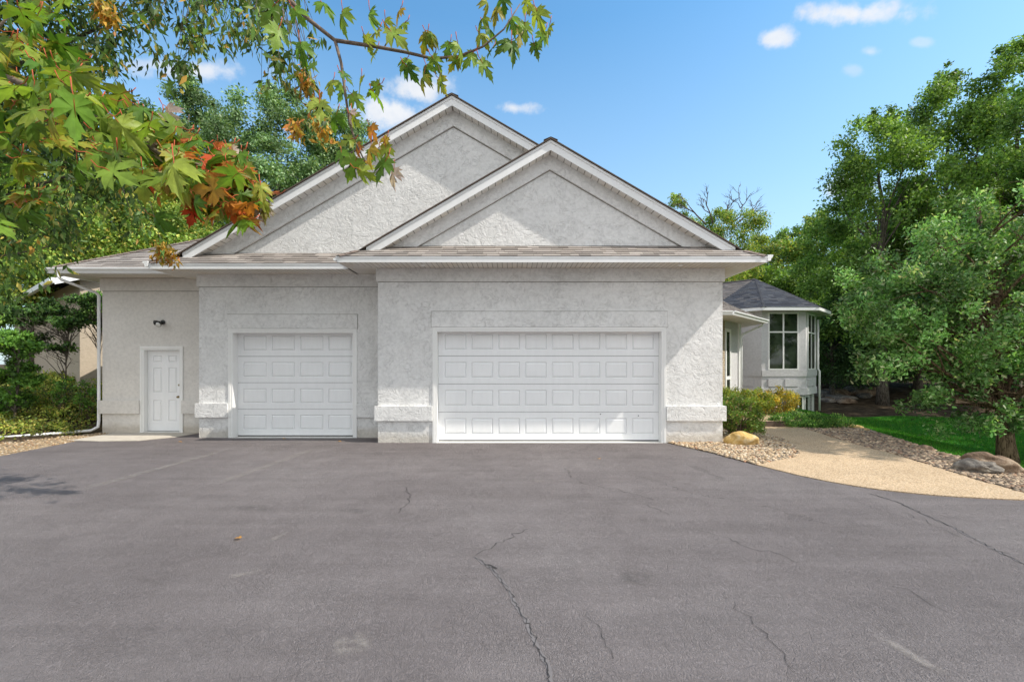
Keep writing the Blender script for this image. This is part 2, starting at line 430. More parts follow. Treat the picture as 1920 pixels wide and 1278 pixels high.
def crown_points(rng, env, m, base_r, lo=.45):
    """env: list of (center, (rx,ry,rz)) ellipsoids"""
    out = []; rr = []
    vols = np.array([e[1][0]*e[1][1]*e[1][2] for e in env]); vols = vols/vols.sum()
    for i in range(m):
        e = env[rng.choice(len(env), p=vols)]
        d = rng.normal(size=3); d /= np.linalg.norm(d)
        r = lo+(1-lo)*rng.random()**.6
        out.append(np.array(e[0])+d*np.array(e[1])*r); rr.append(base_r*(.55+.8*rng.random()))
    return np.array(out), np.array(rr)

def limb_mesh(base, top, ends, r0, rng, n_side=7, wob=.25, sub=2, endr=.012, low=.25):
    mb = MB(); base = Vector(base); top = Vector(top)
    N = 9; pts = []; rs = []
    for i in range(N):
        t = i/(N-1)
        p = base.lerp(top, t)+Vector((rng.normal(), rng.normal(), 0))*wob*.18*t
        pts.append(p); rs.append(r0*(1-t*.85)+(r0*.35*(1-t*12) if t < .08 else 0))
    mb.tube(pts, rs, 12)
    for e in ends:
        e = Vector(e)
        hfrac = max(low, min(.92, (e.z-base.z)/(top.z-base.z)-.12-.2*rng.random()))
        k = hfrac*(N-1); i = int(k); s = pts[i].lerp(pts[min(i+1, N-1)], k-i)
        r = max(.012, rs[i]*.42)
        mid = s.lerp(e, .5)+Vector((rng.normal(), rng.normal(), rng.normal()+.6))*wob*.5
        seg = [s, s.lerp(mid, .55)+Vector((0, 0, wob*.1)), mid, mid.lerp(e, .55)+Vector((rng.normal(), rng.normal(), 0))*wob*.2, e]
        mb.tube(seg, [r, r*.75, r*.5, r*.3, endr*.6], n_side-2, cap=False)
        for q in range(sub):
            a = seg[1+rng.integers(0, 3)]
            dd = Vector((rng.normal(), rng.normal(), rng.normal()*.6+.2)).normalized()
            b = a+dd*(e-s).length*.35
            mb.tube([a, a.lerp(b, .5)+Vector((0, 0, .05)), b], [r*.35, r*.22, endr*.4], 4, cap=False)
    return mb

def make_tree(name, label, cat, loc, env, nclump, clump_r, nleaf, leaf, pal, trunk_r, height, seed, bark='barkgrey',
              tmpl=LEAF_SIMPLE, group=None, lean=(0, 0), limbs=24, leafmat='leaf', **kw):
    rng = np.random.default_rng(seed)
    t = thing(name, loc, label, cat, group)
    c, r = crown_points(rng, env, nclump, clump_r)
    idx = rng.choice(len(c), min(limbs, len(c)), replace=False)
    mb = limb_mesh((0, 0, -.3), (lean[0], lean[1], height), [c[i] for i in idx], trunk_r, rng, wob=height*.05)
    mb.build('trunk', M[bark], t, True, loc=(0, 0, 0))
    me = foliage('crown', c, r, nleaf, leaf, pal, M[leafmat], seed+1, tmpl, **kw)
    link('crown', me, t, (0, 0, 0))
    return t

# ------------------------------------------------------------------ house
CS = 1/math.sqrt(1+.583**2); SL = .583
MX, MH = .825, 4.425; EZ = 3.94; SOF = 3.82
MAINY, MIDY, LEFTY = 9.98, 10.64, 11.35
OV = .63
house = thing('house', (0, 10, 0), 'light grey stucco house with two white garage doors and two stepped front gables', 'house')

def wall_grid(mb, x0, x1, z0, z1, y, holes, depth=.22, mi=0):
    xs = sorted({x0, x1, *[h[0] for h in holes], *[h[1] for h in holes]})
    zs = sorted({z0, z1, *[h[2] for h in holes], *[h[3] for h in holes]})
    xs = [x for x in xs if x0 <= x <= x1]; zs = [z for z in zs if z0 <= z <= z1]
    for i in range(len(xs)-1):
        for j in range(len(zs)-1):
            cx, cz = (xs[i]+xs[i+1])/2, (zs[j]+zs[j+1])/2
            if any(h[0] < cx < h[1] and h[2] < cz < h[3] for h in holes): continue
            mb.poly([(xs[i], y, zs[j]), (xs[i+1], y, zs[j]), (xs[i+1], y, zs[j+1]), (xs[i], y, zs[j+1])], None, (1, 1, 1), mi)
    for h in holes:
        a, b, c, d = h
        mb.poly([(a, y, c), (a, y, d), (a, y+depth, d), (a, y+depth, c)]); mb.poly([(b, y, d), (b, y, c), (b, y+depth, c), (b, y+depth, d)])
        mb.poly([(a, y, d), (b, y, d), (b, y+depth, d), (a, y+depth, d)])

# --- main wing
W0, W1 = -2.94, 4.62
DM = (-1.665, 3.30, 0, 2.455)      # double door opening
mb = MB()
wall_grid(mb, W0, W1, -.1, 4.1, MAINY, [(DM[0], DM[1], -.1, DM[3])])
mb.poly([(W0, MIDY+.3, -.1), (W0, MAINY, -.1), (W0, MAINY, 4.2), (W0, MIDY+.3, 4.2)])
mb.poly([(W1, MAINY, -.1), (W1, 22, -.1), (W1, 22, SOF+.02), (W1, MAINY, SOF+.02)])
mb.build('wall', M['stucco'], house)
# --- mid wing
D2 = (-6.55, -3.70, 0, 2.47)
mb = MB()
wall_grid(mb, -7.32, W0, -.1, 4.1, MIDY, [(D2[0], D2[1], -.1, D2[3])])
mb.poly([(-7.32, LEFTY+.3, -.1), (-7.32, MIDY, -.1), (-7.32, MIDY, 4.2), (-7.32, LEFTY+.3, 4.2)])
mb.build('wall', M['stucco'], house)
# --- left wing
D3 = (-9.195, -8.27, 0, 2.09)
mb = MB()
wall_grid(mb, -10.22, -7.32, -.1, 3.9, LEFTY, [(D3[0], D3[1], -.1, D3[3])], .14)
mb.poly([(-10.22, 17.5, -.1), (-10.22, LEFTY, -.1), (-10.22, LEFTY, 3.9), (-10.22, 17.5, 3.9)])
mb.poly([(-10.22, 17.5, -.1), (-10.22, 17.5, 3.9), (4.62, 17.5, 3.9), (4.62, 17.5, -.1)])
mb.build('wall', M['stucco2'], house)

# friezes, ledges, lintels (projecting stucco bands)
def band(name, segs, mat='stucco'):
    mb = MB()
    for s_ in segs: mb.box(*s_)
    o = mb.build(name, M[mat], house)
    mod = o.modifiers.new('bev', 'BEVEL'); mod.width = .008; mod.segments = 2
    return o
p = .035
band('frieze', [(W0-p, W1+p, MAINY-p, MAINY-.002, 3.53, SOF-.003), (W0-p, W0-.002, MAINY-.001, MIDY-.04, 3.53, SOF-.003), (W1+.002, W1+p, MAINY-.001, 18, 3.53, SOF-.003)])
band('frieze', [(-7.32-p, W0-p-.002, MIDY-p, MIDY-.002, 3.53, SOF-.003), (-7.32-p, -7.322, MIDY-.001, LEFTY-.04, 3.53, SOF-.003)])
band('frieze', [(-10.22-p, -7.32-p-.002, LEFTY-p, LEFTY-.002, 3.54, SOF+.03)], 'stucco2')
q = .06; T = .075
band('ledge', [(W0-q, DM[0]-T-.004, MAINY-q, MAINY-.002, .485, .805), (W0-q, W0-.002, MAINY-.001, MIDY-.065, .485, .805)])
band('ledge', [(DM[1]+T+.004, W1+q, MAINY-q, MAINY-.002, .485, .805), (W1+.002, W1+q, MAINY-.001, 14, .485, .805)])
band('ledge', [(-7.32-q, D2[0]-T-.004, MIDY-q, MIDY-.002, .485, .805), (-7.32-q, -7.322, MIDY-.001, LEFTY-.065, .485, .805)])
band('ledge', [(D2[1]+T+.004, W0-q-.002, MIDY-q, MIDY-.002, .485, .805)])
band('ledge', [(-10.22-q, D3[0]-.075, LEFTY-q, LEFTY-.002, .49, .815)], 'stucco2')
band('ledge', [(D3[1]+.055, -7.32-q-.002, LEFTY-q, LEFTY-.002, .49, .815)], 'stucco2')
band('lintel', [(DM[0]-.10, DM[1]+.10, MAINY-.03, MAINY-.002, 2.535, 2.873)])
band('lintel', [(D2[0]-.10, D2[1]+.085, MIDY-.03, MIDY-.002, 2.555, 2.878)])

def shade_line(name, segs):  # thin dark strips standing in for shadow along lintels and friezes
    mb = MB()
    for (xa, za, xb, zb, y) in segs: mb.box(min(xa, xb)-.005, max(xa, xb)+.005, y-.004, y-.0005, min(za, zb)-.005, max(za, zb)+.005)
    mb.build(name, M['shade_line'], house)
for (xa, xb, za, zb, y) in ((DM[0]-.107, DM[1]+.107, 2.528, 2.880, MAINY), (D2[0]-.107, D2[1]+.092, 2.548, 2.885, MIDY)):
    shade_line('lintel_shade_line', [(xa, zb, xb, zb, y), (xa, za, xa, zb-.012, y), (xb, za, xb, zb-.012, y)])
shade_line('frieze_shade_line', [(W0+.01, 3.523, W1-.01, 3.523, MAINY)]); shade_line('frieze_shade_line', [(-7.31, 3.523, W0-.01, 3.523, MIDY)]); shade_line('frieze_shade_line', [(-10.21, 3.533, -7.33, 3.533, LEFTY)])
# gables
def gable(cx, half, y, rake_y, zfoot, fascia_h, band_h, apex_z, x_l=None, x_r=None):
    """pediment: recessed stucco field, proud raking band, rake soffit, rake fascia"""
    s = SL
    zt = apex_z-fascia_h                               # underside line at the apex
    mbf = MB(); w = (zt+.08-zfoot)/s
    mbf.poly([(cx-w, y, zfoot), (cx+w, y, zfoot), (cx, y, zt+.08)])
    mbf.build('gable_wall', M['stucco'], house)
    mbb = MB(); yb = y-.05; mj = MB()
    for sg in (-1, 1):
        w1 = (zt+.05-zfoot)/s; w2 = (zt-band_h-zfoot)/s
        quad = [(cx, yb, zt-band_h), (cx, yb, zt+.05), (cx+sg*w1, yb, zfoot), (cx+sg*w2, yb, zfoot)]
        if sg > 0: quad = quad[::-1]
        mbb.poly(quad[::-1])
        g_ = [(cx, y-.003, zt-band_h), (cx, y-.003, zt-band_h-.022), (cx+sg*(w2-.03), y-.003, zfoot), (cx+sg*w2, y-.003, zfoot)]  # painted shadow strip under the raking band
        mj.poly(g_ if sg < 0 else g_[::-1])
        mbb.poly([(cx, yb, zt-band_h), (cx+sg*w2, yb, zfoot), (cx+sg*w2, y, zfoot), (cx, y, zt-band_h)])
    mbb.build('gable_band', M['stucco'], house); mj.build('band_shade_line', M['shade_line'], house)
    mbs = MB(); mbr = MB()
    for sg in (-1, 1):
        w1 = (zt-zfoot)/s+.35
        L = math.hypot(w1, w1*s)
        mbs.poly([(cx, rake_y+.02, zt+.004), (cx+sg*w1, rake_y+.02, zt+.004-w1*s), (cx+sg*w1, y, zt+.004-w1*s), (cx, y, zt+.004)], [(0, 0), (L, 0), (L, .3), (0, .3)])
    mbs.build('rake_soffit', M['rakesoffit'], house)
    return zt
def rake_fascia(cx, rake_y, apex_z, h, wl, wr):
    mb = MB(); s = SL
    for sg, w in ((-1, wl), (1, wr)):
        for (z_off, hh, yo, th) in ((-.02, h-.02, 0, .022), (-.02, .055, -.014, .012)):
            a = Vector((cx, rake_y+yo, apex_z+z_off)); b = Vector((cx+sg*w, rake_y+yo, apex_z+z_off-w*s))
            prof = [(0, 0, 0), (0, 0, -hh), (0, th, -hh), (0, th, 0)]
            mb.prism(prof if sg > 0 else prof[::-1], a, b)
    return mb.build('rake_fascia', M['white'], house)

RY1 = 9.70; A1 = EZ+SL*MH      # small gable
wl = MH-(RY1-(MAINY-OV)) + 0.0
gable(MX, MH, MAINY, RY1, 4.22, .235, .31, A1)
rake_fascia(MX, RY1, A1, .235, 3.93, 3.93)
X2 = -1.37; H2 = 6.63; A2 = EZ+SL*H2+.04; RY2 = 10.36
gable(X2, H2, MIDY, RY2, 4.22, .235, .34, A2)
rake_fascia(X2, RY2, A2, .235, 6.13, 6.13)

# shingled slopes -------------------------------------------------
SH = np.random.default_rng(11)
def shingles(mb, org, U, V, vmax, uL, uR, row=.142, tab=.33, pal=None, v0=0.0, vary=True):
    org = Vector(org); U = Vector(U).normalized(); V = Vector(V).normalized(); N = U.cross(V).normalized()
    if N.z < 0: N = -N
    v = v0; r = 0
    pal = pal or [(.275, .243, .220), (.32, .285, .262), (.23, .205, .188), (.36, .322, .295)]
    while v < vmax-.02:
        v1 = min(v+row, vmax)
        L0, R0, L1, R1 = uL(v), uR(v), uL(v1), uR(v1)
        lo, hi = min(L0, L1), max(R0, R1)
        u = lo-SH.random()*tab
        while u < hi:
            w = tab*(.55+.8*SH.random()); u2 = u+w-.004
            jog = -.022*SH.random()*(1 if vary else .3)
            a = max(u, L0); b = min(u2, R0); a1 = max(u, L1); b1 = min(u2, R1)
            if b-a > .01 or b1-a1 > .01:
                if a > b: a = b = (a+b)/2
                if a1 > b1: a1 = b1 = (a1+b1)/2
                c = pal[SH.integers(len(pal))]; k = .85+.3*SH.random(); c = tuple(x*k for x in c)
                th = .010+.007*SH.random()
                vb = v+(jog if v > v0 else -.012)
                p0 = org+U*a+V*vb+N*th; p1 = org+U*b+V*vb+N*th
                p2 = org+U*b1+V*v1+N*.003; p3 = org+U*a1+V*v1+N*.003
                mb.poly([p0, p1, p2, p3], None, c)
                mb.poly([org+U*a+V*vb, org+U*b+V*vb, p1, p0], None, tuple(x*.45 for x in c))
                mb.poly([org+U*b+V*vb, org+U*b1+V*v1, p2, p1], None, tuple(x*.5 for x in c))
                mb.poly([org+U*a1+V*v1, org+U*a+V*vb, p0, p3], None, tuple(x*.5 for x in c))
            u = u+w
        # backing
        mb.poly([org+U*L0+V*v-N*.003, org+U*R0+V*v-N*.003, org+U*R1+V*v1-N*.003, org+U*L1+V*v1-N*.003], None, (.06, .05, .045))
        v = v1; r += 1
FU = (1, 0, 0); FV = (0, 1, SL)
ED = MAINY-OV
mb = MB()
vm = (MAINY-ED)/CS
shingles(mb, (MX, ED, EZ), FU, FV, vm+.02, lambda v: -MH+v*CS, lambda v: MH-v*CS)
# side slopes of the small gable roof: from eave up to ridge, starting at rake
def side_slope(mb, cx, half, ez, y_front, rake_y, y_back, sg):
    vt = half/CS
    org = (cx+sg*half, 0, ez)
    U = (0, 1, 0); V = (-sg, 0, SL)
    yl = lambda v: min(y_front+v*CS, rake_y-.03) if v*CS < (rake_y-y_front) else rake_y-.03
    shingles(mb, org, U, V, vt, yl, lambda v: y_back, tab=.5)
for sg in (-1, 1): side_slope(mb, MX, MH, EZ, ED, RY1, 17.6, sg)
# ridge and hip caps
def caps(mb, a, b, w=.15, step=.14, base=(.23, .18, .155)):
    a = Vector(a); b = Vector(b); d = b-a; n = max(1, int(d.length/step)); d.normalize()
    side = d.cross(Vector((0, 0, 1))).normalized()
    for i in range(n):
        p0 = a+d*(i*step-.01); p1 = a+d*((i+1)*step+.02); k = .8+.35*SH.random(); c = tuple(x*k for x in base)
        for s in (-1, 1):
            e0 = side*s*w-Vector((0, 0, w*.42))
            mb.poly([p0+Vector((0, 0, .028)), p1+Vector((0, 0, .016)), p1+e0+Vector((0, 0, .016)), p0+e0+Vector((0, 0, .028))], None, c)
            mb.poly([p0+Vector((0, 0, .028)), p0+e0+Vector((0, 0, .028)), p0+e0+Vector((0, 0, .012)), p0+Vector((0, 0, .012))], None, (.06, .05, .045))
caps(mb, (MX, RY1-.02, A1+.01), (MX, 17.6, A1+.01))
for sg in (-1, 1): caps(mb, (MX+sg*(MH-.02), ED+.02, EZ+.012), (MX+sg*(MH-.38), ED+.38, EZ+SL*.38+.012), .12)
mb.build('roof', M['shingle'], house)
# mid roof
ED2 = MIDY-OV; XL2 = X2-H2
mb = MB()
shingles(mb, (0, ED2, EZ), FU, FV, vm+.02, lambda v: XL2+v*CS, lambda v: -3.6+v*CS)
side_slope(mb, X2, H2, EZ+.04, ED2, RY2, 24, -1)
def slope_r(mb):
    vt = H2/CS
    shingles(mb, (X2+H2, 0, EZ+.04), (0, 1, 0), (-1, 0, SL), vt, lambda v: RY2-.03, lambda v: 24, tab=.5, v0=1.3)
slope_r(mb)
caps(mb, (X2, RY2-.02, A2+.01), (X2, 24, A2+.01))
caps(mb, (XL2+.02, ED2+.02, EZ+.012), (XL2+.34, ED2+.34, EZ+SL*.34+.012), .12)
mb.build('roof', M['shingle'], house)
# left wing hip roof
LX, LY, LZ = -10.87, 10.70, 3.985
mb = MB(); tt = 3.4
shingles(mb, (0, LY, LZ), FU, FV, tt/CS, lambda v: LX+v*CS, lambda v: XL2+.05+v*CS, tab=.4)
shingles(mb, (LX, 0, LZ), (0, 1, 0), (1, 0, SL), tt/CS, lambda v: LY+v*CS, lambda v: 17.5-v*CS, tab=.4)
mb.poly([(LX+tt, LY+tt, LZ+tt*SL-.01), (-4.5, LY+tt, LZ+tt*SL-.01), (-4.5, 17.5, LZ), (LX, 17.5, LZ)], None, (.2, .16, .14))
caps(mb, (LX+.02, LY+.02, LZ+.014), (LX+tt, LY+tt, LZ+SL*tt+.014), .13)
mb.build('roof', M['shingle'], house)
# thin drip edge under the rake shingles
def rake_edge(cx, ry, az, w):
    mb = MB()
    for sg in (-1, 1):
        a = Vector((cx, ry-.05, az+.012)); b = Vector((cx+sg*w, ry-.05, az+.012-w*SL))
        prof = [(0, 0, 0), (0, 0, -.022), (0, .10, -.022), (0, .10, 0)]
        mb.prism(prof if sg > 0 else prof[::-1], a, b, (.15, .12, .10))
    mb.build('rake_edge', M['shingle'], house)
rake_edge(MX, RY1, A1, 4.0); rake_edge(X2, RY2, A2, 6.2)

# eave fascias
def fascia(name, a, b, h=.12, th=.02, z=EZ, lip=True):
    a = Vector((*a, 0)); b = Vector((*b, 0)); d = (b-a).normalized(); inn = Vector((-d.y, d.x, 0))
    mb = MB()
    prof = lambda o, z0, z1, t: [inn*o+Vector((0, 0, z0)), inn*o+Vector((0, 0, z1)), inn*(o+t)+Vector((0, 0, z1)), inn*(o+t)+Vector((0, 0, z0))]
    mb.prism(prof(0, z-.008, z-h-.004, th), a, b)
    if lip: mb.prism(prof(-.010, z-.006, z-.035, .009), a, b)
    return mb.build(name, M['white'], house)
fascia('fascia', (MX-MH, ED), (MX+MH, ED))
fascia('fascia', (XL2, ED2), (-3.62, ED2))
fascia('fascia', (MX+MH, ED+.022), (MX+MH, 17))
fascia('fascia', (MX-MH, ED2-.03), (MX-MH, ED+.022))
fascia('fascia', (XL2, 11.0), (XL2, ED2+.022))
fascia('fascia', (LX, LY+.02), (XL2-.01, LY+.02), .125, z=LZ-.01, lip=False)
fascia('fascia', (LX, 17), (LX, LY+.045), .125, z=LZ-.01)
# soffits
mb = MB()
z = SOF-.001
x0, x1 = MX-MH+.02, MX+MH-.02; y0 = ED+.02
mb.poly([(x0, y0, z), (x1, y0, z), (W1, MAINY, z), (W0, MAINY, z)], [(x0, 0), (x1, 0), (W1, 1), (W0, 1)])
mb.poly([(x1, y0, z), (x1, 17, z), (W1, 17, z), (W1, MAINY, z)], [(y0, 0), (17, 0), (17, 1), (MAINY, 1)])
mb.poly([(x0, y0, z), (W0, MAINY, z), (W0, MIDY, z), (x0, MIDY, z)], [(y0, 0), (MAINY, 0), (MIDY, 1), (MIDY, 1)])
mb.build('soffit', M['soffit'], house)
mb = MB(); z = SOF-.003; x0 = XL2+.02; y0 = ED2+.02
mb.poly([(x0, y0, z), (-3.62, y0, z), (-3.62, MIDY, z), (-7.32, MIDY, z)], [(x0, 0), (-3.62, 0), (-3.62, 1), (-7.32, 1)])
mb.poly([(x0, y0, z), (-7.32, MIDY, z), (-7.32, LEFTY, z), (x0, LEFTY, z)], [(y0, 0), (MIDY, 0), (LEFTY, 1), (LEFTY, 1)])
mb.build('soffit', M['soffit'], house)
mb = MB(); z = LZ-.125; x0 = LX+.02; y0 = LY+.04
mb.poly([(x0, y0, z), (XL2, y0, z), (XL2, LEFTY, z), (-10.22, LEFTY, z)], [(x0, 0), (XL2, 0), (XL2, 1), (-10.22, 1)])
mb.poly([(XL2, y0, z-.002), (-7.25, y0, z-.002), (-7.25, LEFTY, z-.002), (XL2, LEFTY, z-.002)], [(XL2, 0), (-7.25, 0), (-7.25, 1), (XL2, 1)])
mb.poly([(x0, y0, z), (-10.22, LEFTY, z), (-10.22, 17, z), (x0, 17, z)], [(y0, 0), (LEFTY, 0), (17, 1), (17, 1)])
mb.build('soffit', M['soffit'], house)
# small soffit down-lights
for px in (793, 1276):
    mb = MB(); c = at(px, 494, 9.62); 
    pts = [(c.x, c.y, SOF-.002), (c.x, c.y, SOF-.018)]
    mb.tube(pts, [.055, .045], 14); mb.build('soffit_light', M['trim'], house, True)

# gutters (K profile)
def gutter(a, b, z, name='gutter', d=.11, h=.125):
    a = Vector((*a, 0)); b = Vector((*b, 0)); u = (b-a).normalized(); o = Vector((u.y, -u.x, 0))
    pr = [(0, 0), (0, -h), (.06, -h), (.075, -h*.6), (d, -h*.25), (d, 0), (d-.012, 0), (d-.012, -h*.22), (.066, -h*.55), (.052, -h+.012), (.01, -h+.012), (.01, 0)]
    mb = MB(); n = len(pr)
    P = [o*x+Vector((0, 0, z+w)) for x, w in pr]
    for i in range(n): mb.poly([a+P[i], b+P[i], b+P[(i+1) % n], a+P[(i+1) % n]])
    for e, fl in ((a, 1), (b, 0)):
        cp = [e+o*x+Vector((0, 0, z+w)) for x, w in pr[:6]]
        mb.poly(cp if fl else cp[::-1])
    return mb.build(name, M['white'], house)
gutter((MX+MH+.003, ED-.01), (MX+MH+.003, 17), EZ+.03)
gutter((XL2-.003, 10.68), (XL2-.003, ED2-.02), EZ+.045)
g = gutter((LX-.02, LY+.012), (XL2-.02, LY+.012), LZ-.012)
gutter((MX-MH-.003, ED2-.12), (MX-MH-.003, ED-.005), EZ+.0, d=.02, h=.09)
# downspout at the left corner
mb = MB()
e0 = Vector((-10.62, LY-.04, LZ-.13)); cw = Vector((-10.29, LEFTY-.02, 3.42))
path = [e0, e0-Vector((0, 0, .09)), e0+Vector((.02, .04, -.15)), cw+Vector((-.03, -.05, .07)), cw, (-10.29, LEFTY-.02, .32), (-10.30, LEFTY-.03, .16), (-10.40, LEFTY-.12, .08), (-11.35, 10.55, .055), (-11.75, 10.25, .05)]
mb.tube(path, .033, 8); mb.build('downspout', M['white'], house, True)

# trim round the doors
def casing(name, h, y, w, top=True, proud=.022, par=None, depth=.2):
    mb = MB(); a, b, c, d = h
    for (o, i, pr) in ((w, w*.38, proud), (w*.4, 0, proud*.55)):
        mb.box(a-o, a-i, y-pr, y-.002 if i == 0 else y-.001, c, d+i); mb.box(b+i, b+o, y-pr, y-.001, c, d+i); mb.box(a-o, b+o, y-pr, y-.001, d+i+.0005, d+o)
    # jamb liners
    mb.box(a-.001, a+.02, y-.012, y+depth, c, d); mb.box(b-.02, b+.001, y-.012, y+depth, c, d); mb.box(a+.0205, b-.0205, y-.012, y+depth, d-.02, d-.001)
    return mb.build(name, M['trim'], par)

def door_section(x0, x1, z0, z1, y, panels, par, mat='door', name='door_section', gap=.004):
    """panels: (xa, xb, za, zb) embossed raised panels"""
    mb = MB()
    z0 += gap; z1 -= gap
    wall = MB(); wall_grid(mb, x0, x1, z0, z1, y, [], 0) if not panels else None
    if panels:
        xs = sorted({x0, x1, *[p[0] for p in panels], *[p[1] for p in panels]}); zs = sorted({z0, z1, *[p[2] for p in panels], *[p[3] for p in panels]})
        for i in range(len(xs)-1):
            for j in range(len(zs)-1):
                cx, cz = (xs[i]+xs[i+1])/2, (zs[j]+zs[j+1])/2
                if any(p[0] < cx < p[1] and p[2] < cz < p[3] for p in panels): continue
                mb.poly([(xs[i], y, zs[j]), (xs[i+1], y, zs[j]), (xs[i+1], y, zs[j+1]), (xs[i], y, zs[j+1])])
        for (a, b, c, d) in panels:
            def rect(i, yy): return [(a+i, yy, c+i), (b-i, yy, c+i), (b-i, yy, d-i), (a+i, yy, d-i)]
            rings = [rect(0, y), rect(.011, y+.016), rect(.019, y+.016), rect(.045, y-.002)]
            for r0, r1 in zip(rings, rings[1:]):
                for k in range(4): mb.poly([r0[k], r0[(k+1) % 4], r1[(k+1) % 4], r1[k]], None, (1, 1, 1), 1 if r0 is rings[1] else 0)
            mb.poly(rings[-1])
    t = .035
    mb.poly([(x0, y, z1), (x1, y, z1), (x1, y+t, z1), (x0, y+t, z1)]); mb.poly([(x0, y+t, z0), (x1, y+t, z0), (x1, y, z0), (x0, y, z0)])
    mb.poly([(x0, y+t, z0), (x0, y, z0), (x0, y, z1), (x0, y+t, z1)]); mb.poly([(x1, y, z0), (x1, y+t, z0), (x1, y+t, z1), (x1, y, z1)])
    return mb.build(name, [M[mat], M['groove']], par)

def garage_door(h, y, xfirst, pitch, pw, ncol, label, wtrim=.075):
    yd = y+.20; a, b, c, d = h
    mb = MB(); mb.box(a, b, yd+.04, yd+.06, .0, 2.6); mb.box(a+.02, b-.02, yd-.002, yd+.034, .004, .022)
    gd = mb.build('garage_door', M['dark'], house); gd['label'] = label
    sh = .627
    for k in range(4):
        z0 = .024+k*sh; z1 = z0+sh
        pan = [(xfirst+i*pitch, xfirst+i*pitch+pw, z0+.135, z0+.135+.358) for i in range(ncol)]
        door_section(a+.022, b-.022, z0, z1, yd, pan, gd)
    casing('door_frame', h, y, wtrim, par=gd)
    # small pull handle and lock bolt heads
    mb = MB()
    mb.box(a, b, y-.03, yd-.004, -.05, .0035, skip='')
    mb.build('threshold', M['apron'], gd)
    return gd
gd1 = garage_door(DM, MAINY, -1.512, .5995, .493, 8, 'wide double white garage door of raised panels')
gd2 = garage_door(D2, MIDY, -6.41, .676, .56, 4, 'single white garage door of raised panels')
for (dx, dz) in ((1126, 776), (1197, 779)):
    c = at(dx, dz, MAINY+.195); mb = MB(); mb.tube([c, c+Vector((0, .012, 0))], .012, 8); mb.build('bolt', M['black'], gd1)

# side entry door
yd = LEFTY+.105
dx0, dx1, dz0, dz1 = D3[0]+.024, D3[1]-.024, .045, 2.065
S5 = 5.11
def fx(v): return (180+v/S5-960)*yd/F
def fz(v): return EYE+(HZ-(590+v/S5))*yd/F
pan = []
for (xa, xb) in ((545, 632), (692, 775)):
    for (ya, yb) in ((388, 455), (503, 745), (815, 1020)):
        pan.append((fx(xa), fx(xb), fz(yb), fz(ya)))
ed = door_section(dx0, dx1, dz0, dz1, yd, pan, house, name='entry_door', gap=.001)
ed['label'] = 'white six panel side door'
casing('door_frame', D3, LEFTY, .07, par=ed, depth=.14, proud=.025)
mb = MB(); mb.box(D3[0]+.02, D3[1]-.02, LEFTY-.03, yd+.02, -.03, .035); mb.build('door_sill', M['apron'], ed)
mb = MB(); mb.box(D3[0], D3[1], yd+.036, yd+.05, 0, 2.1); mb.build('door_gap', M['dark'], ed)
mb = MB(); c = Vector((fx(797), yd, fz(785))); mb.tube([c, c-Vector((0, .012, 0)), c-Vector((0, .03, 0)), c-Vector((0, .045, 0)), c-Vector((0, .065, 0)), c-Vector((0, .072, 0))], [.03, .03, .012, .026, .026, .012], 12)
mb.build('door_knob', M['brass'], ed, True)
mb = MB(); c = Vector((fx(800), yd, fz(672))); mb.tube([c, c-Vector((0, .02, 0)), c-Vector((0, .024, 0))], [.026, .024, .015], 12); mb.build('deadbolt', M['brass'], ed, True)

# flood light over the side door
c = Vector((-8.70, LEFTY, 2.76))
mb = MB(); mb.tube([c, c-Vector((0, .025, 0)), c-Vector((0, .03, 0))], [.055, .055, .03], 16)
wl_ = mb.build('wall_light', M['black'], house, True)
def flood(d, name, L):
    d = Vector(d).normalized(); s = c-Vector((0, .03, 0)); k = s+d*.05
    mb = MB(); mb.tube([s, k], .012, 8); mb.tube([k, k+d*.03, k+d*.07, k+d*L], [.028, .034, .05, .062], 16); mb.build('lamp_housing', M['black'], wl_, True)
    mb = MB(); e = k+d*(L+.001); mb.tube([e, e+d*.012, e+d*.02], [.058, .045, .01], 16); mb.build('lamp_lens', M['lens'], wl_, True)
flood((.05, -.9, -.45), 'a', .11)
flood((-.95, -.22, -.08), 'b', .12)

# ------------------------------------------------------------------ right rear: entry, porch roof and turret
def vwall(mb, p, q_, z0, z1, mi=0, off=0):
    p = Vector((*p, 0)); q_ = Vector((*q_, 0)); L = (q_-p).length
    if off:
        n = Vector(((q_-p).y, -(q_-p).x, 0)).normalized()*off; p = p+n; q_ = q_+n
    mb.poly([(p.x, p.y, z0), (q_.x, q_.y, z0), (q_.x, q_.y, z1), (p.x, p.y, z1)], [(0, z0), (L, z0), (L, z1), (0, z1)], (1, 1, 1), mi)
CT = Vector((10.93, 20.45)); 
def octa(ap, k): 
    a = math.radians(22.5+45*k); r = ap/math.cos(math.radians(22.5)); return (CT.x+r*math.cos(a), CT.y+r*math.sin(a))
AP = 2.15
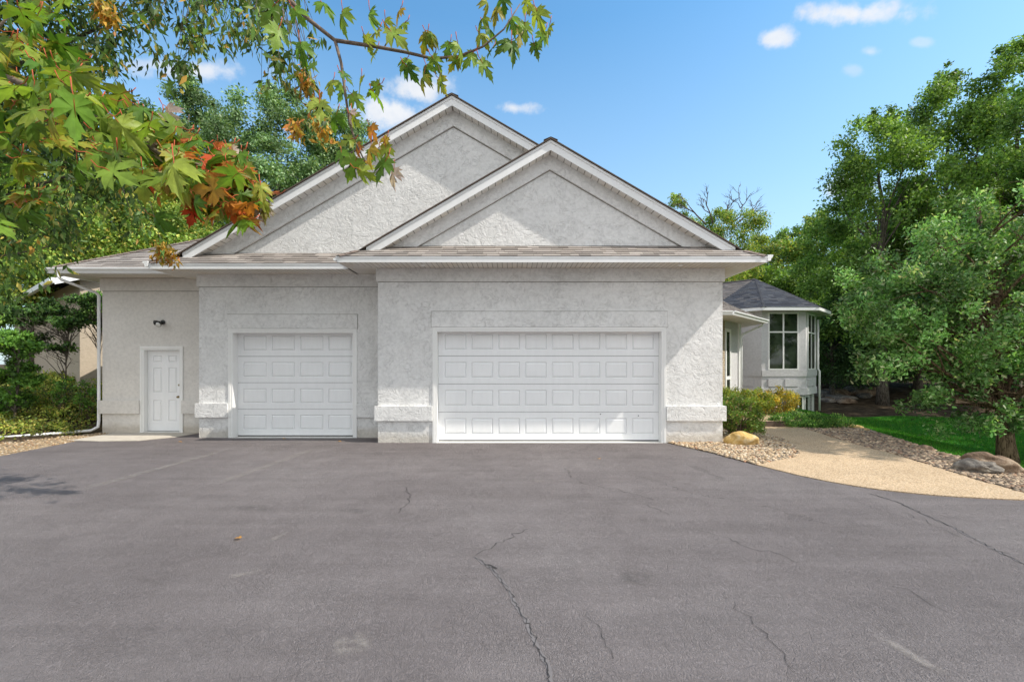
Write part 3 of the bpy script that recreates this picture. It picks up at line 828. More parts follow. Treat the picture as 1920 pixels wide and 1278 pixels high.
# corners; facet k between octa(k) and octa(k+1). front facet is between k=5 (247.5deg) and k=6 (292.5deg)
mb = MB()
for k in range(8): vwall(mb, octa(AP, k), octa(AP, k+1), .46, 3.88)
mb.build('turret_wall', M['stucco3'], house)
mb = MB()
for k in range(8): vwall(mb, octa(AP-.1, k), octa(AP-.1, k+1), -1.2, .47)
mb.poly([(*octa(AP, k), .462) for k in range(8)])
mb.build('turret_base', M['block'], house)
def obox(mb, p, q_, z0, z1, off0, off1, t0=0, t1=1):
    """box lying along facet p-q between fraction t0,t1 and offset off0..off1 outward"""
    p = Vector((*p, 0)); q_ = Vector((*q_, 0)); d = q_-p; n = Vector((d.y, -d.x, 0)).normalized()
    a = p+d*t0; b = p+d*t1
    pr = [n*off0+Vector((0, 0, z0)), n*off1+Vector((0, 0, z0)), n*off1+Vector((0, 0, z1)), n*off0+Vector((0, 0, z1))]
    mb.prism(pr, a, b)
mb = MB()
for k in (3, 4, 5, 6, 7):
    p_, q_ = octa(AP, k), octa(AP, k+1)
    obox(mb, p_, q_, 1.21, 1.45, .002, .035); obox(mb, octa(AP, k), octa(AP, k+1), .46, .74, .002, .03)
mb.build('sill_band', M['stucco3'], house)
for k in (4, 5, 6):
    p_, q_ = octa(AP, k), octa(AP, k+1)
    for (t0, t1) in ((.14, .45), (.52, .83)):
        mb = MB(); obox(mb, p_, q_, .80, 1.09, .002, .045, t0, t1); mb.build('wall_panel', M['stucco3'], house)
def window(p, q_, t0, t1, z0, z1, mull=(.5,), trans=(.66,), fr=.05, par=None):
    fo = MB(); w = t1-t0
    P = Vector((*p, 0)); Q = Vector((*q_, 0)); L = (Q-P).length; f = fr/L
    obox(fo, p, q_, z0, z1, .001, .03, t0, t0+f); obox(fo, p, q_, z0, z1, .001, .03, t1-f, t1)
    obox(fo, p, q_, z1-fr, z1-.0005, .001, .03, t0+f, t1-f); obox(fo, p, q_, z0+.0005, z0+fr, .001, .03, t0+f, t1-f)
    for m in mull:
        c = t0+w*m; obox(fo, p, q_, z0+fr, z1-fr, .001, .028, c-f*.55, c+f*.55)
    for m in trans:
        c = z0+(z1-z0)*m; obox(fo, p, q_, c-fr*.55, c+fr*.55, .001, .0285, t0+f, t1-f)
    o = fo.build('window', M['trim'], par)
    g = MB(); obox(g, p, q_, z0+.02, z1-.02, .003, .008, t0+f*.5, t1-f*.5); g.build('pane', M['glass'], o)
    return o
for k in (5, 6, 7): window(octa(AP, k), octa(AP, k+1), .145, .83, 1.465, 3.77, par=house)
for k in (5, 6):
    window(octa(AP-.1, k), octa(AP-.1, k+1), .10, .50, -.75, .40, mull=(), trans=(), par=house)
    window(octa(AP-.1, k), octa(AP-.1, k+1), .86, .995, -.75, .40, mull=(), trans=(), par=house)
# turret roof
AR = AP+.5; APEX = Vector((CT.x, CT.y, 5.51))
mb = MB()
grey = [(.060, .066, .082), (.072, .078, .094), (.082, .086, .098), (.054, .058, .072)]
for k in range(8):
    p_ = Vector((*octa(AR, k), EZ)); q_ = Vector((*octa(AR, k+1), EZ)); mid = (p_+q_)/2; V = APEX-mid; vl = V.length; L = (q_-p_).length
    shingles(mb, mid, q_-p_, V, vl, lambda v, L=L, vl=vl: -L/2*(1-v/vl), lambda v, L=L, vl=vl: L/2*(1-v/vl), pal=grey, tab=.35)
    caps(mb, p_, APEX, .10, base=(.062, .066, .078))
mb.build('turret_roof', M['shingle'], house)
mb = MB(); mbs = MB()
for k in range(8):
    p_, q_ = octa(AR, k), octa(AR, k+1)
    obox(mb, p_, q_, EZ-.13, EZ-.008, -.02, .004)
    a, b = Vector((*octa(AR-.02, k), SOF)), Vector((*octa(AR-.02, k+1), SOF)); c_, d_ = Vector((*octa(AP, k+1), SOF)), Vector((*octa(AP, k), SOF))
    mbs.poly([a, b, c_, d_], [(0, 0), (2, 0), (1.8, 1), (.2, 1)])
mb.build('turret_fascia', M['white'], house); mbs.build('turret_soffit', M['soffit'], house)
# turret downspout on the right facet corner
cx_, cy_ = octa(AP+.06, 7)
mb = MB(); mb.tube([(cx_, cy_, 3.6), (cx_, cy_, 1.5), (cx_+.05, cy_-.02, 1.4), (cx_+.05, cy_-.02, -.3)], .04, 8); mb.build('downspout', M['trim'], house, True)

# house body with the angled wall behind the entry
E0 = Vector((4.62, 12.0)); P1 = Vector((7.93, 17.3)); P2 = Vector((9.13, 18.5))
dirE = (P2-P1).normalized(); nE = Vector((dirE.y, -dirE.x))
Q0 = P1-dirE*3.0
mb = MB()
wi = lambda p_: (p_.x-nE.x*.5, p_.y-nE.y*.5)
vwall(mb, wi(Q0), wi(P2+dirE*.6), -.3, 3.88)
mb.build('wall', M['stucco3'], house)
mb = MB()
L = (P2-Q0).length
br = [(.27, .24, .22), (.31, .275, .25), (.24, .212, .195)]
shingles(mb, (P2.x, P2.y, EZ), (-dirE.x, -dirE.y, 0), (-nE.x, -nE.y, SL), 2.4, lambda v: -v*CS, lambda v: L, pal=br)
c5 = octa(AR, 5); c4 = octa(AR, 4); uu = Vector((c4[0]-c5[0], c4[1]-c5[1], 0)); half_ = uu.length/2; uu.normalize()
ghost = Vector((*c5, EZ)); vv = APEX-(ghost+uu*half_); vlen = vv.length
shingles(mb, ghost-Vector((0, 0, .004)), uu, vv, vlen, lambda v: half_*v/vlen, lambda v: 7.0, pal=[(.16, .145, .14), (.19, .17, .16), (.14, .13, .13)])
caps(mb, APEX, APEX+uu*6, .10, base=(.14, .125, .12))
mb.build('roof', M['shingle'], house)
fascia('fascia', (Q0.x, Q0.y), (P2.x, P2.y), .12)
mb = MB(); mb.poly([(Q0.x, Q0.y, SOF), (P2.x, P2.y, SOF), (*wi(P2), SOF), (*wi(Q0), SOF)], [(0, 0), (L, 0), (L, 1), (0, 1)]); mb.build('soffit', M['soffit'], house)
mb = MB(); vwall(mb, (12.9, 21), (12.9, 26), -1.2, 3.9); mb.build('wall', M['stucco3'], house)

# entry vestibule: angled front with sidelight
EA = Vector((6.80, 14.60)); EB = Vector((7.90, 15.82)); PZ = 3.2
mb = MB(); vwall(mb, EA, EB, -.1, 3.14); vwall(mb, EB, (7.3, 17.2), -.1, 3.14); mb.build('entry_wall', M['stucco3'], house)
d_ = (EB-EA).normalized(); EL = (EB-EA).length
mb = MB(); vwall(mb, EA-d_*.9, EA-d_*.0, -.1, 3.14, off=.03); vwall(mb, EA-d_*.0, EA-d_*.0+Vector((-.03, .03)), -.1, 3.14)
vwall(mb, (4.64, 13.4), EA-d_*.9, -.1, 3.14, off=.03); mb.build('stone_wall', M['brick'], house)
window(EA, EB, .06, .40, .1, 2.86, mull=(), trans=(.42,), fr=.10, par=house)
mb = MB(); obox(mb, EA, EB, -.1, 3.12, .002, .05, .90, 1.03); mb.build('corner_board', M['trim'], house)
B_ = Vector((6.14, 12.75)); C_ = Vector((8.65, 15.50)); A_ = Vector((4.66, 12.75))
H1 = Vector((8.04, 16.3, 3.72)); CC3 = Vector((C_.x, C_.y, PZ)); 
HT = CC3+(H1-CC3)*1.7
mb = MB()
for a, b in ((A_, B_), (B_, C_)):
    d3 = Vector((*(b-a), 0)).normalized(); n3 = Vector((-d3.y, d3.x, 0)); V = n3+Vector((0, 0, .55)); ll = (b-a).length
    if a is A_: shingles(mb, (a.x, a.y, PZ), d3, V, 1.3, lambda v: 0, lambda v, ll=ll: ll-v*.35, pal=br)
    else: shingles(mb, (a.x, a.y, PZ), d3, V, 1.35, lambda v: v*.35, lambda v, ll=ll: ll-v*.25, pal=br)
mb.poly([CC3, (9.0, 18.2, PZ), HT], None, (.2, .17, .15))
mb.build('porch_roof', M['shingle'], house)
for a, b in ((A_, B_), (B_, C_), (C_, Vector((8.9, 18.2)))): fascia('porch_fascia', a, b, .10, z=PZ)
gutter(B_, C_, PZ+.0, h=.11); gutter(A_, B_, PZ, h=.11)
mb = MB(); z = PZ-.102
mb.poly([(A_.x, A_.y, z), (B_.x, B_.y, z), (C_.x, C_.y, z), (8.9, 18.2, z), (6.2, 17.5, z), (4.64, 14.5, z)], [(0, 0), (1.5, 0), (5, 0), (7, 1), (4, 1), (0, 1)])
mb.build('porch_soffit', M['soffit'], house)
mb = MB(); s_ = Vector((C_.x-.12, C_.y+.02, PZ-.11)); mb.tube([s_, s_-Vector((0, 0, .06)), Vector((7.96, 15.78, 2.72)), Vector((7.96, 15.78, 2.6)), Vector((7.96, 15.78, .1))], .035, 8); mb.build('downspout', M['white'], house, True)

# ------------------------------------------------------------------ ground
def inpoly(x, y, poly):
    c = False; n = len(poly)
    for i in range(n):
        x1, y1 = poly[i][0], poly[i][1]; x2, y2 = poly[(i+1) % n][0], poly[(i+1) % n][1]
        if (y1 > y) != (y2 > y) and x < (x2-x1)*(y-y1)/(y2-y1)+x1: c = not c
    return c
def smooth(t): t = max(0, min(1, t)); return t*t*(3-2*t)
bed_edge = [(5.6, 7.5), (6.94, 7.9), (8.73, 8.2), (10.8, 8.87), (13.2, 9.6), (16, 10.2), (30, 13)]
def xe(y):
    if y <= bed_edge[0][0]: return bed_edge[0][1]
    for (ya, xa), (yb, xb) in zip(bed_edge, bed_edge[1:]):
        if y <= yb: return xa+(xb-xa)*(y-ya)/(yb-ya)
    return bed_edge[-1][1]
def terrain(x, y):
    z = -.03
    if x > 4 and y > 5.2:
        d = x-xe(y); z -= .52*smooth(d/3.2)*smooth((y-5.2)/2)
        z += 1.3*smooth((y-19.5)/16)
    if y > 25: z += .5*smooth((y-25)/20) if x <= 4 else 0
    if x < -9.8:
        z += 1.0*smooth((y-9.3)/6.5)*smooth((-9.9-x)/2.0)
    z += .03*math.sin(x*1.7+y*.9)*smooth((abs(x)-9)/3)
    return z
mb = MB()
xs = list(np.arange(-60, -20, 4.0))+list(np.arange(-20, -8, .5))+list(np.arange(-8, 5, 1.0))+list(np.arange(5, 30, .5))+list(np.arange(30, 82, 4.0))
ys = list(np.arange(-40, 4, 4.0))+list(np.arange(4, 30, .5))+list(np.arange(30, 94, 4.0))
nx, ny = len(xs), len(ys)
mb.v = [(x, y, terrain(x, y)) for y in ys for x in xs]
for j in range(ny-1):
    for i in range(nx-1): mb.f.append((j*nx+i, j*nx+i+1, (j+1)*nx+i+1, (j+1)*nx+i)); mb.uv += [(0, 0)]*4; mb.c += [(1, 1, 1)]*4; mb.mi.append(0)
tag(mb.build('ground', M['soil'], None, True), kind='structure')
# far plane to the horizon
mb = MB(); mb.poly([(-900, -900, -.9), (900, -900, -.9), (900, 900, -.9), (-900, 900, -.9)]); tag(mb.build('far_ground', M['soil']), kind='structure')

dr_curve = [(3.42, 9.95), (3.6, 9.45), (3.85, 8.88), (4.02, 8.3), (4.19, 7.77), (4.32, 7.4), (4.46, 7.04), (4.64, 6.72), (4.85, 6.46), (5.06, 6.27), (5.31, 6.12), (5.56, 6.0), (5.83, 5.92), (6.15, 5.85), (6.52, 5.79), (7.5, 5.68), (9, 5.6), (14, 5.5), (26, 5.5)]
drive = [(-9.75, -12), (26, -12)]+dr_curve[::-1]+[(3.38, MAINY), (W0, MAINY), (W0, MIDY), (-7.32, MIDY), (-7.32, LEFTY), (-10.0, LEFTY), (-9.84, 10.9), (-9.72, 9.8), (-9.62, 8.6)]
def sheet(name, poly, z, mat, thick=0):
    me_mb = MB(); me_mb.poly([(x, y, z) for x, y in poly])
    if thick:
        n = len(poly)
        for i in range(n):
            a, b = poly[i], poly[(i+1) % n]; me_mb.poly([(*a, z-thick), (*b, z-thick), (*b, z), (*a, z)])
    return me_mb
mbd = sheet('driveway', drive, 0.0, None, .06)
CR = np.random.default_rng(5)
def crack(mb, pix, w, mi=1, z=.004, jit=.02, seg=.05):
    pts = [G(*p_) for p_ in pix]; out = []
    for a, b in zip(pts, pts[1:]):
        n = max(2, int((b-a).length/seg))
        for i in range(n): out.append(a.lerp(b, i/n)+Vector((CR.normal()*jit, CR.normal()*jit, 0)))
    out.append(pts[-1])
    for i, (a, b) in enumerate(zip(out, out[1:])):
        d = (b-a).normalized(); s = Vector((-d.y, d.x, 0))
        w0 = w*(.35+CR.random())*min(1, (i+1)/4, (len(out)-i)/4+.1); w1 = w*(.35+CR.random())
        mb.poly([a-s*w0/2+Vector((0, 0, z)), b-s*w1/2+Vector((0, 0, z)), b+s*w1/2+Vector((0, 0, z)), a+s*w0/2+Vector((0, 0, z))], [(0, 0)]*4, (1, 1, 1), mi)
main_crack = [(888, 1043), (905, 1055), (925, 1068), (938, 1085), (955, 1105), (965, 1130), (985, 1160), (995, 1185), (1010, 1215), (1025, 1245), (1034, 1285)]
crack(mbd, main_crack, .032, 2, .003, .004, .05)
crack(mbd, main_crack, .006, 1, .006, .009, .025)
crack(mbd, [(888, 1043), (915, 1028), (945, 1012), (990, 992)], .007, 1, .005)
crack(mbd, [(905, 1058), (920, 1060), (932, 1066)], .022, 1, .0055, .008, .02)
crack(mbd, [(1630, 925), (1680, 940), (1735, 965), (1790, 990), (1850, 1022), (1925, 1060)], .028, 2, .003, .008)
crack(mbd, [(1630, 925), (1680, 940), (1735, 965), (1790, 990), (1850, 1022), (1925, 1060)], .007, 1, .006, .012, .04)
crack(mbd, [(1690, 958), (1760, 988), (1830, 1020), (1900, 1040)], .004, 1, .005, .02)
crack(mbd, [(1060, 875), (1068, 893), (1100, 908), (1160, 918), (1225, 938)], .006, 1, .005, .03)
crack(mbd, [(1210, 945), (1255, 966)], .006, 1, .005, .02)
crack(mbd, [(1295, 993), (1345, 1002), (1400, 1025), (1465, 1040), (1495, 1055)], .005, 1, .005, .02)
crack(mbd, [(757, 912), (770, 928), (762, 945), (748, 962)], .007, 1, .005, .02)
crack(mbd, [(1660, 1095), (1705, 1105), (1740, 1130), (1790, 1150)], .005, 1, .005, .02)
crack(mbd, [(1370, 1130), (1410, 1160), (1450, 1210), (1490, 1260)], .004, 1, .005, .02)
crack(mbd, [(1100, 1150), (1135, 1190), (1150, 1235)], .0035, 1, .005, .015)
crack(mbd, [(1180, 890), (1240, 905), (1300, 925), (1360, 935), (1430, 948), (1560, 985)], .004, 1, .005, .03)
def streak(pa, pb, w, mi):
    a, b = G(*pa), G(*pb); d = (b-a).normalized(); s = Vector((-d.y, d.x, 0))*w/2; z = Vector((0, 0, .008))
    mbd.poly([a-s+z, b-s+z, b+s+z, a+s+z], [(0, 0), (1, 0), (1, 1), (0, 1)], (1, 1, 1), mi)
streak((385, 915), (600, 838), .24, 3); streak((130, 925), (430, 842), .26, 3)
streak((1000, 900), (1020, 905), .15, 3); streak((500, 1020), (540, 995), .10, 3); streak((425, 1085), (490, 1068), .12, 3)
streak((620, 1215), (700, 1200), .25, 3); streak((1640, 1190), (1780, 1270), .10, 3); streak((540, 965), (580, 962), .06, 3)
streak((910, 1060), (955, 1075), .16, 4); streak((1160, 1080), (1230, 1085), .3, 4); streak((440, 950), (520, 955), .25, 4); streak((640, 955), (690, 960), .2, 4)
streak((1290, 870), (1370, 905), .2, 4)
tag(mbd.build('driveway', [M['asphalt'], M['crack'], M['seam'], M['scuff'], M['stain']]), kind='structure')

# aggregate path with its step
pth = [(4.19, 7.77)]+[p_ for p_ in dr_curve[5:]]+[(26, 6.6), (9.5, 5.95)]
up = [(1920, 925), (1831, 900), (1751, 875), (1667, 849), (1630, 840), (1571, 823), (1493, 798)]
pth = dr_curve[4:17]+[(9.5, 5.95)]+[tuple(G(*u)[:2]) for u in up]+[tuple(G(*u)[:2]) for u in ((1424, 801), (1432, 812), (1465, 822), (1490, 836), (1501, 849), (1488, 858), (1460, 863))]
tag(sheet('path', pth, .014, None, .05).build('path', M['agg']), kind='structure')
st = [(6.62, 12.35), (7.75, 12.45), (8.1, 13.2), (7.7, 14.0), (6.7, 14.3), (5.6, 13.5), (5.6, 12.9)]
sb = sheet('step', st, .165, None, .2); sb.mi = [0]+[1]*(len(sb.f)-1)
M['riser'] = mat_simple('shaded_riser', (.13, .095, .075), .9, .2, 0, 30, .3, .004, 120)  # step face darkened in its colour to stand for shade
o = sb.build('path_step', [M['agg'], M['riser']]); tag(o, kind='structure')
md = o.modifiers.new('b', 'BEVEL'); md.width = .015
pad = [tuple(G(*u)[:2]) for u in ((183, 832), (305, 831), (372, 817))]+[(-7.7, LEFTY-.005), (-10.0, LEFTY-.005)]
pad = [(-9.95, 9.98+.25), (-9.2, 10.12), (-8.4, 10.2), (-7.9, 10.75), (-7.75, LEFTY-.005), (-9.9, LEFTY-.005)]
tag(sheet('pad', pad, .013, None, .04).build('concrete_pad', M['concrete']), kind='structure')

# beds
bedL = [(3.40, 9.97), *dr_curve[1:5], *[tuple(G(*u)[:2]) for u in ((1460, 863), (1488, 858), (1501, 849), (1490, 836), (1465, 822), (1432, 812), (1424, 801))], (6.5, 12.35), (5.5, 12.9), (4.64, 13.2), (4.64, 9.97)]
bedR = [tuple(G(*u)[:2]) for u in up[::-1]]+[(9.5, 5.98), (9.6, 6.5), (8.1, 6.9)]+[(xe(y)+.1, y) for y in (7.3, 8, 9, 10, 11, 12, 13.2)]+[(9.3, 14), (8.2, 14.3), (7.8, 13.6), (8.15, 13.2), (7.78, 12.45)]
bedB = [(7.75, 14.05), (8.2, 14.3), (9.3, 14.0), (10.2, 16), (10.5, 18.1), (9.8, 18.2), (8.0, 16.0), (6.8, 14.5), (6.75, 14.35)]
bedG = [(-9.76, 3), (-9.62, 8.6), (-9.72, 9.8), (-9.84, 10.9), (-10.0, LEFTY-.02), (-10.26, LEFTY+.1), (-10.6, 11.0), (-11.3, 10.05), (-12.2, 9.3), (-13, 6)]
for poly, nm, mt in ((bedL, 'planting_bed', 'mulch'), (bedR, 'planting_bed', 'mulch'), (bedB, 'planting_bed', 'mulch'), (bedG, 'gravel_verge', 'sand')):
    tag(sheet(nm, poly, .004 if nm[0] == 'p' else -.004, None, .05).build(nm, M[mt]), kind='structure')

# pebbles
def ico():
    import bmesh
    bm = bmesh.new(); bmesh.ops.create_icosphere(bm, subdivisions=1, radius=.5)
    v = [tuple(a.co) for a in bm.verts]; f = [tuple(x.index for x in a.verts) for a in bm.faces]; bm.free(); return v, f
ICO = ico()
def pebbles(name, poly, n, size, pal, seed, z=.01, flat=.55, long=1.5, mound=0, keep=None, label='', cat='gravel'):
    rng = np.random.default_rng(seed); P = []
    x0 = min(a[0] for a in poly); x1 = max(a[0] for a in poly); y0 = min(a[1] for a in poly); y1 = max(a[1] for a in poly)
    while len(P) < n:
        x, y = x0+(x1-x0)*rng.random(), y0+(y1-y0)*rng.random()
        if inpoly(x, y, poly) and (keep is None or keep(x, y, rng)): P.append((x, y, z+size*.25*rng.random()+(mound(x, y) if mound else 0)))
    P = np.array(P); nn = len(P)
    a = rng.random(nn)*2*math.pi; til = rng.normal(size=(nn, 2))*.3
    nrm = np.stack([til[:, 0], til[:, 1], np.ones(nn)], 1); tip = np.stack([np.cos(a), np.sin(a), rng.normal(size=nn)*.2], 1)
    R = rot_from(nrm, tip, rng)
    s = size*(.5+.9*rng.random(nn)); S = np.stack([s, s*(1+(long-1)*rng.random(nn)), s*flat*(.7+.6*rng.random(nn))], 1)
    C = pick(rng, pal, nn)*np.array([[.86, .78, .68]])*(.6+.6*rng.random(nn))[:, None]
    me = scatter_mesh(name, ICO[0], ICO[1], P.astype(np.float32), R.astype(np.float32), S, C.astype(np.float32), M['pebble'])
    return tag(link(name, me), label, cat, kind='stuff')
tanp = [(.62, .50, .36, 5), (.70, .62, .50, 4), (.50, .38, .26, 3), (.42, .36, .30, 2), (.75, .70, .62, 1.5), (.5, .3, .2, 1), (.28, .25, .22, 1)]
greyp = [(.30, .25, .20, 4), (.40, .31, .25, 3), (.20, .17, .15, 3), (.50, .42, .34, 2), (.38, .24, .17, 1.5)]
pebbles('pebble_bed', bedL, 7500, .05, tanp, 3, label='tan river pebbles between the garage corner and the path')
# shadowed darker rocks nearer the step are the same stone
pebbles('pebble_bed', bedR, 12500, .052, greyp+[(.62, .5, .38, 3), (.7, .58, .45, 2)], 4, label='mixed brown pebbles in the strip between path and lawn')
pebbles('pebble_bed', bedB, 2500, .055, tanp, 5, label='pebbles around the yellow shrubs by the entry')
pebbles('pebble_verge', bedG, 5000, .03, tanp+[(.5, .36, .2, 3)], 6, label='small tan pebbles along the left edge of the driveway', z=.0)
# edging stones along the lawn side
ER = np.random.default_rng(31)

def boulder(name, loc, size, mat, label, seed, rotz=0, sub=4, rough=.22, cat='boulder', group=None):
    import bmesh
    from mathutils import noise as mn
    bm = bmesh.new(); bmesh.ops.create_icosphere(bm, subdivisions=sub, radius=.5)
    off = Vector((seed*3.1, seed*1.7, seed*.9))
    for v in bm.verts:
        d = v.co.normalized()
        k = 1+rough*mn.noise(d*1.3+off)*2+rough*.7*mn.noise(d*3.2+off)+rough*.25*mn.noise(d*9+off)
        # planar facets
        for t in range(5):
            nn = Vector((math.sin(seed*2.3+t*1.9), math.cos(seed*1.1+t*2.7), math.sin(t*1.3+seed)*.7)).normalized()
            dd = d.dot(nn)*k
            if dd > .80: k *= .80/dd*.6+.4
        v.co = d*.5*k
        v.co.x *= size[0]; v.co.y *= size[1]; v.co.z *= size[2]
    me = bpy.data.meshes.new(name); bm.to_mesh(me); bm.free(); me.materials.append(M[mat])
    me.polygons.foreach_set('use_smooth', np.ones(len(me.polygons), dtype=bool))
    o = link(name, me); o.location = loc; o.rotation_euler = (0, 0, rotz); return tag(o, label, cat, group)
boulder('boulder', (4.93, 9.75, .10), (.66, .42, .36), 'rockgold', 'golden sandstone boulder at the garage corner in front of the round bush', 1, -.25, rough=.12)
boulder('boulder', G(1850, 890)+Vector((0, .15, .07)), (.50, .34, .27), 'rockgrey', 'grey boulder beside the path in front of the tree trunk, left of a brown one', 2, -.5, 5, rough=.22)
boulder('boulder', G(1893, 893)+Vector((.05, .35, .10)), (.74, .40, .38), 'rockbrown', 'larger brown boulder by the tree trunk, right of the grey one', 3, -.55, 5, rough=.22)
ei = 0
for (px, py, s) in ((1576, 797, .36), (1590, 800, .3), (1607, 803, .34), (1625, 808, .2), (1735, 843, .33), (1720, 843, .2), (1770, 855, .2)):
    g_ = G(px, py); ei += 1
    boulder('edging_stone', (g_.x, g_.y, .02), (s, s*.8, s*.45), 'rockbrown' if px > 1700 else 'rockgold', 'low flat edging stone half buried between pebble strip and lawn', 10+ei, ei, 3, .15, 'stone', 'edging stones along the lawn')
RR = np.random.default_rng(77)
for i in range(16):
    px = 1535+110*RR.random(); py = 738+40*RR.random(); Y = 23+ (780-py)*.12; X = (px-960)*Y/F; s = .5+.8*RR.random()
    boulder('rock', (X, Y, terrain(X, Y)+.05), (s*1.5, s, s*.45), 'rockbrown' if i % 2 else 'rockgrey', 'weathered rock lying on the wooded slope behind the turret', 40+i, RR.random()*3, 3, .25, 'rock', 'rocks on the wooded slope')

# lawn
mb = MB(); st_ = .4
for y in np.arange(5.7, 24, st_):
    x = xe(y)+.02
    while x < 34:
        x2 = x+st_
        def q3(a, b): return (a, b, terrain(a, b)+.012)
        a0 = xe(y)+.02 if x == xe(y)+.02 else x
        def sx(i, yy): return xe(yy)+.02+i*st_
        x = x2
    
cols = 62
mb = MB(); ysl = list(np.arange(6.6, 19.5, .4))
for y in ysl:
    for i in range(cols+1):
        x = xe(y)+.02+i*.4; mb.v.append((x, y, terrain(x, y)+.012))
for j in range(len(ysl)-1):
    for i in range(cols): 
        b = j*(cols+1)+i; mb.f.append((b, b+1, b+cols+2, b+cols+1)); mb.uv += [(0, 0)]*4; mb.c += [(1, 1, 1)]*4; mb.mi.append(0)
tag(mb.build('lawn', M['lawn'], None, True), kind='structure')
def grass(name, n, region, h, pal, seed, label, cat='grass', w=.006):
    rng = np.random.default_rng(seed); P = []
    while len(P) < n:
        x, y = region(rng)
        if x is None: continue
        P.append((x, y, terrain(x, y)+.01))
    P = np.array(P); nn = len(P)
    tip = rng.normal(size=(nn, 3))*.35; tip[:, 2] = 1
    nrm = rng.normal(size=(nn, 3)); R = rot_from(nrm, tip, rng)
    hh = h*(.5+.8*rng.random(nn)); S = np.stack([np.full(nn, w), hh, hh], 1)
    C = pick(rng, pal, nn)*(.7+.6*rng.random(nn))[:, None]
    me = scatter_mesh(name, [(-.5, 0, 0), (.5, 0, 0), (.3, .6, .05), (0, 1, .15), (-.3, .6, .05)], [(0, 1, 2, 3, 4)], P.astype(np.float32), R.astype(np.float32), S, C.astype(np.float32), M['grassblade'])
    return tag(link(name, me), label, cat, kind='stuff')
def reg_lawn(rng):
    y = 6.7+12.5*rng.random()**1.2; return xe(y)+.03+(16*rng.random()**1.3), y
grass('grass', 90000, reg_lawn, .06, [(.06, .30, .02, 4), (.10, .37, .03, 3), (.03, .19, .015, 3), (.25, .3, .08, .3)], 8, 'short bright green mown grass covering the lawn', w=.011)

# ------------------------------------------------------------------ shrubs
def shrub(name, label, loc, env, n, leaf, pal, seed, tmpl=LEAF_SIMPLE, stems=40, sr=.006, cat='shrub', group=None, clump=.16, nc=60, **kw):
    rng = np.random.default_rng(seed); t = thing(name, loc, label, cat, group)
    c, r = crown_points(rng, env, nc, clump, .5)
    mb = MB()
    for i in range(stems):
        e = Vector(c[rng.integers(len(c))]); b = Vector((e.x*.25+rng.normal()*.05, e.y*.25+rng.normal()*.05, 0)); m_ = b.lerp(e, .5)+Vector((rng.normal()*.05, rng.normal()*.05, .06))
        mb.tube([b, m_, e], [sr*1.6, sr, sr*.4], 4, cap=False)
    mb.build('stem', M['twig'], t, True, loc=(0, 0, 0))
    me = foliage('foliage', c, r, n, leaf, pal, M['leaf'], seed+1, tmpl, **kw); link('foliage', me, t, (0, 0, 0)); return t
grn = [(.14, .30, .04, 4), (.20, .38, .05, 3), (.08, .18, .03, 2), (.40, .42, .14, .8), (.38, .22, .10, .4)]
shrub('round_bush', 'rounded green bush with brown twiggy base at the garage corner behind the golden boulder', (5.28, 10.68, 0), [((0, 0, .58), (.50, .5, .46)), ((.1, -.05, .45), (.5, .45, .38))], 14000, .042, grn, 21, stems=150, nc=110, clump=.12)
ygr = [(.26, .42, .05, 4), (.18, .33, .04, 3), (.42, .42, .05, 1.5), (.10, .18, .03, 2)]
ylo = [(.66, .60, .07, 4), (.60, .42, .05, 1), (.42, .50, .07, 5), (.18, .30, .05, 2.5)]
shrub('hedge_shrub', 'green hedge shrub left of the yellow one below the entry sidelight', (6.45, 13.3, .1), [((0, 0, .5), (.62, .5, .42))], 8500, .048, ygr, 22, nc=80, clump=.15, stems=60)
shrub('hedge_shrub', 'green shrub between the leftmost hedge shrub and the golden one', (7.4, 14.05, .1), [((0, 0, .46), (.62, .5, .42))], 8500, .048, ygr, 23, nc=80, clump=.15, stems=60)
shrub('golden_shrub', 'golden yellow and orange leaved shrub in front of the turret base', (8.25, 14.35, .0), [((0, 0, .50), (.86, .55, .5))], 9500, .048, ylo, 24, nc=80, clump=.15, stems=60)
jun = [(.09, .28, .05, 4), (.15, .40, .06, 3), (.3, .55, .12, 2), (.04, .12, .03, 1.5)]
shrub('juniper', 'low spreading bright green juniper beside the path step', (8.15, 12.5, 0), [((-.3, 0, .17), (.72, .48, .18)), ((.45, -.1, .13), (.65, .45, .15))], 15000, .055, jun, 25, LEAF_LONG, nc=90, clump=.15, stems=40, up=.2, droop=-1.5)

# ------------------------------------------------------------------ neighbour's house at left
NB = Vector((-13.3, 14.0)); NBz = .6
nb = thing('neighbour_house', (NB.x, NB.y, NBz), 'beige stucco house with brown roof seen through the trees at left', 'house')
da = Vector((-.80, .60)); db = Vector((.60, .80))
A0 = NB; A1_ = NB+da*14; B1_ = NB+db*4.4
mb = MB(); vwall(mb, A1_, A0, NBz-.6, 4.3); vwall(mb, A0, B1_, NBz-.6, 4.3); 
mid = A0+db*2.2; 
mb.poly([(A0.x, A0.y, 4.3), (B1_.x, B1_.y, 4.3), (mid.x, mid.y, 5.25)])
mb.build('wall', M['beige'], nb)
mb = MB(); o1 = A0-db*.6-da*.35; zE = 4.25
shingles(mb, (o1.x, o1.y, zE), (da.x, da.y, 0), (db.x, db.y, .4), 2.95, lambda v: 0, lambda v: 15, tab=.6, row=.16)
o2 = B1_+db*.6-da*.35
shingles(mb, (o2.x, o2.y, zE), (da.x, da.y, 0), (-db.x, -db.y, .4), 2.95, lambda v: 0, lambda v: 15, tab=.8, row=.3)
mb.build('roof', M['shingle'], nb)
mb = MB(); e1 = o1+da*15
pr = lambda d, z0, z1, t: [Vector((0, 0, z0)), Vector((0, 0, z1)), Vector((*(d*t), z1)), Vector((*(d*t), z0))]
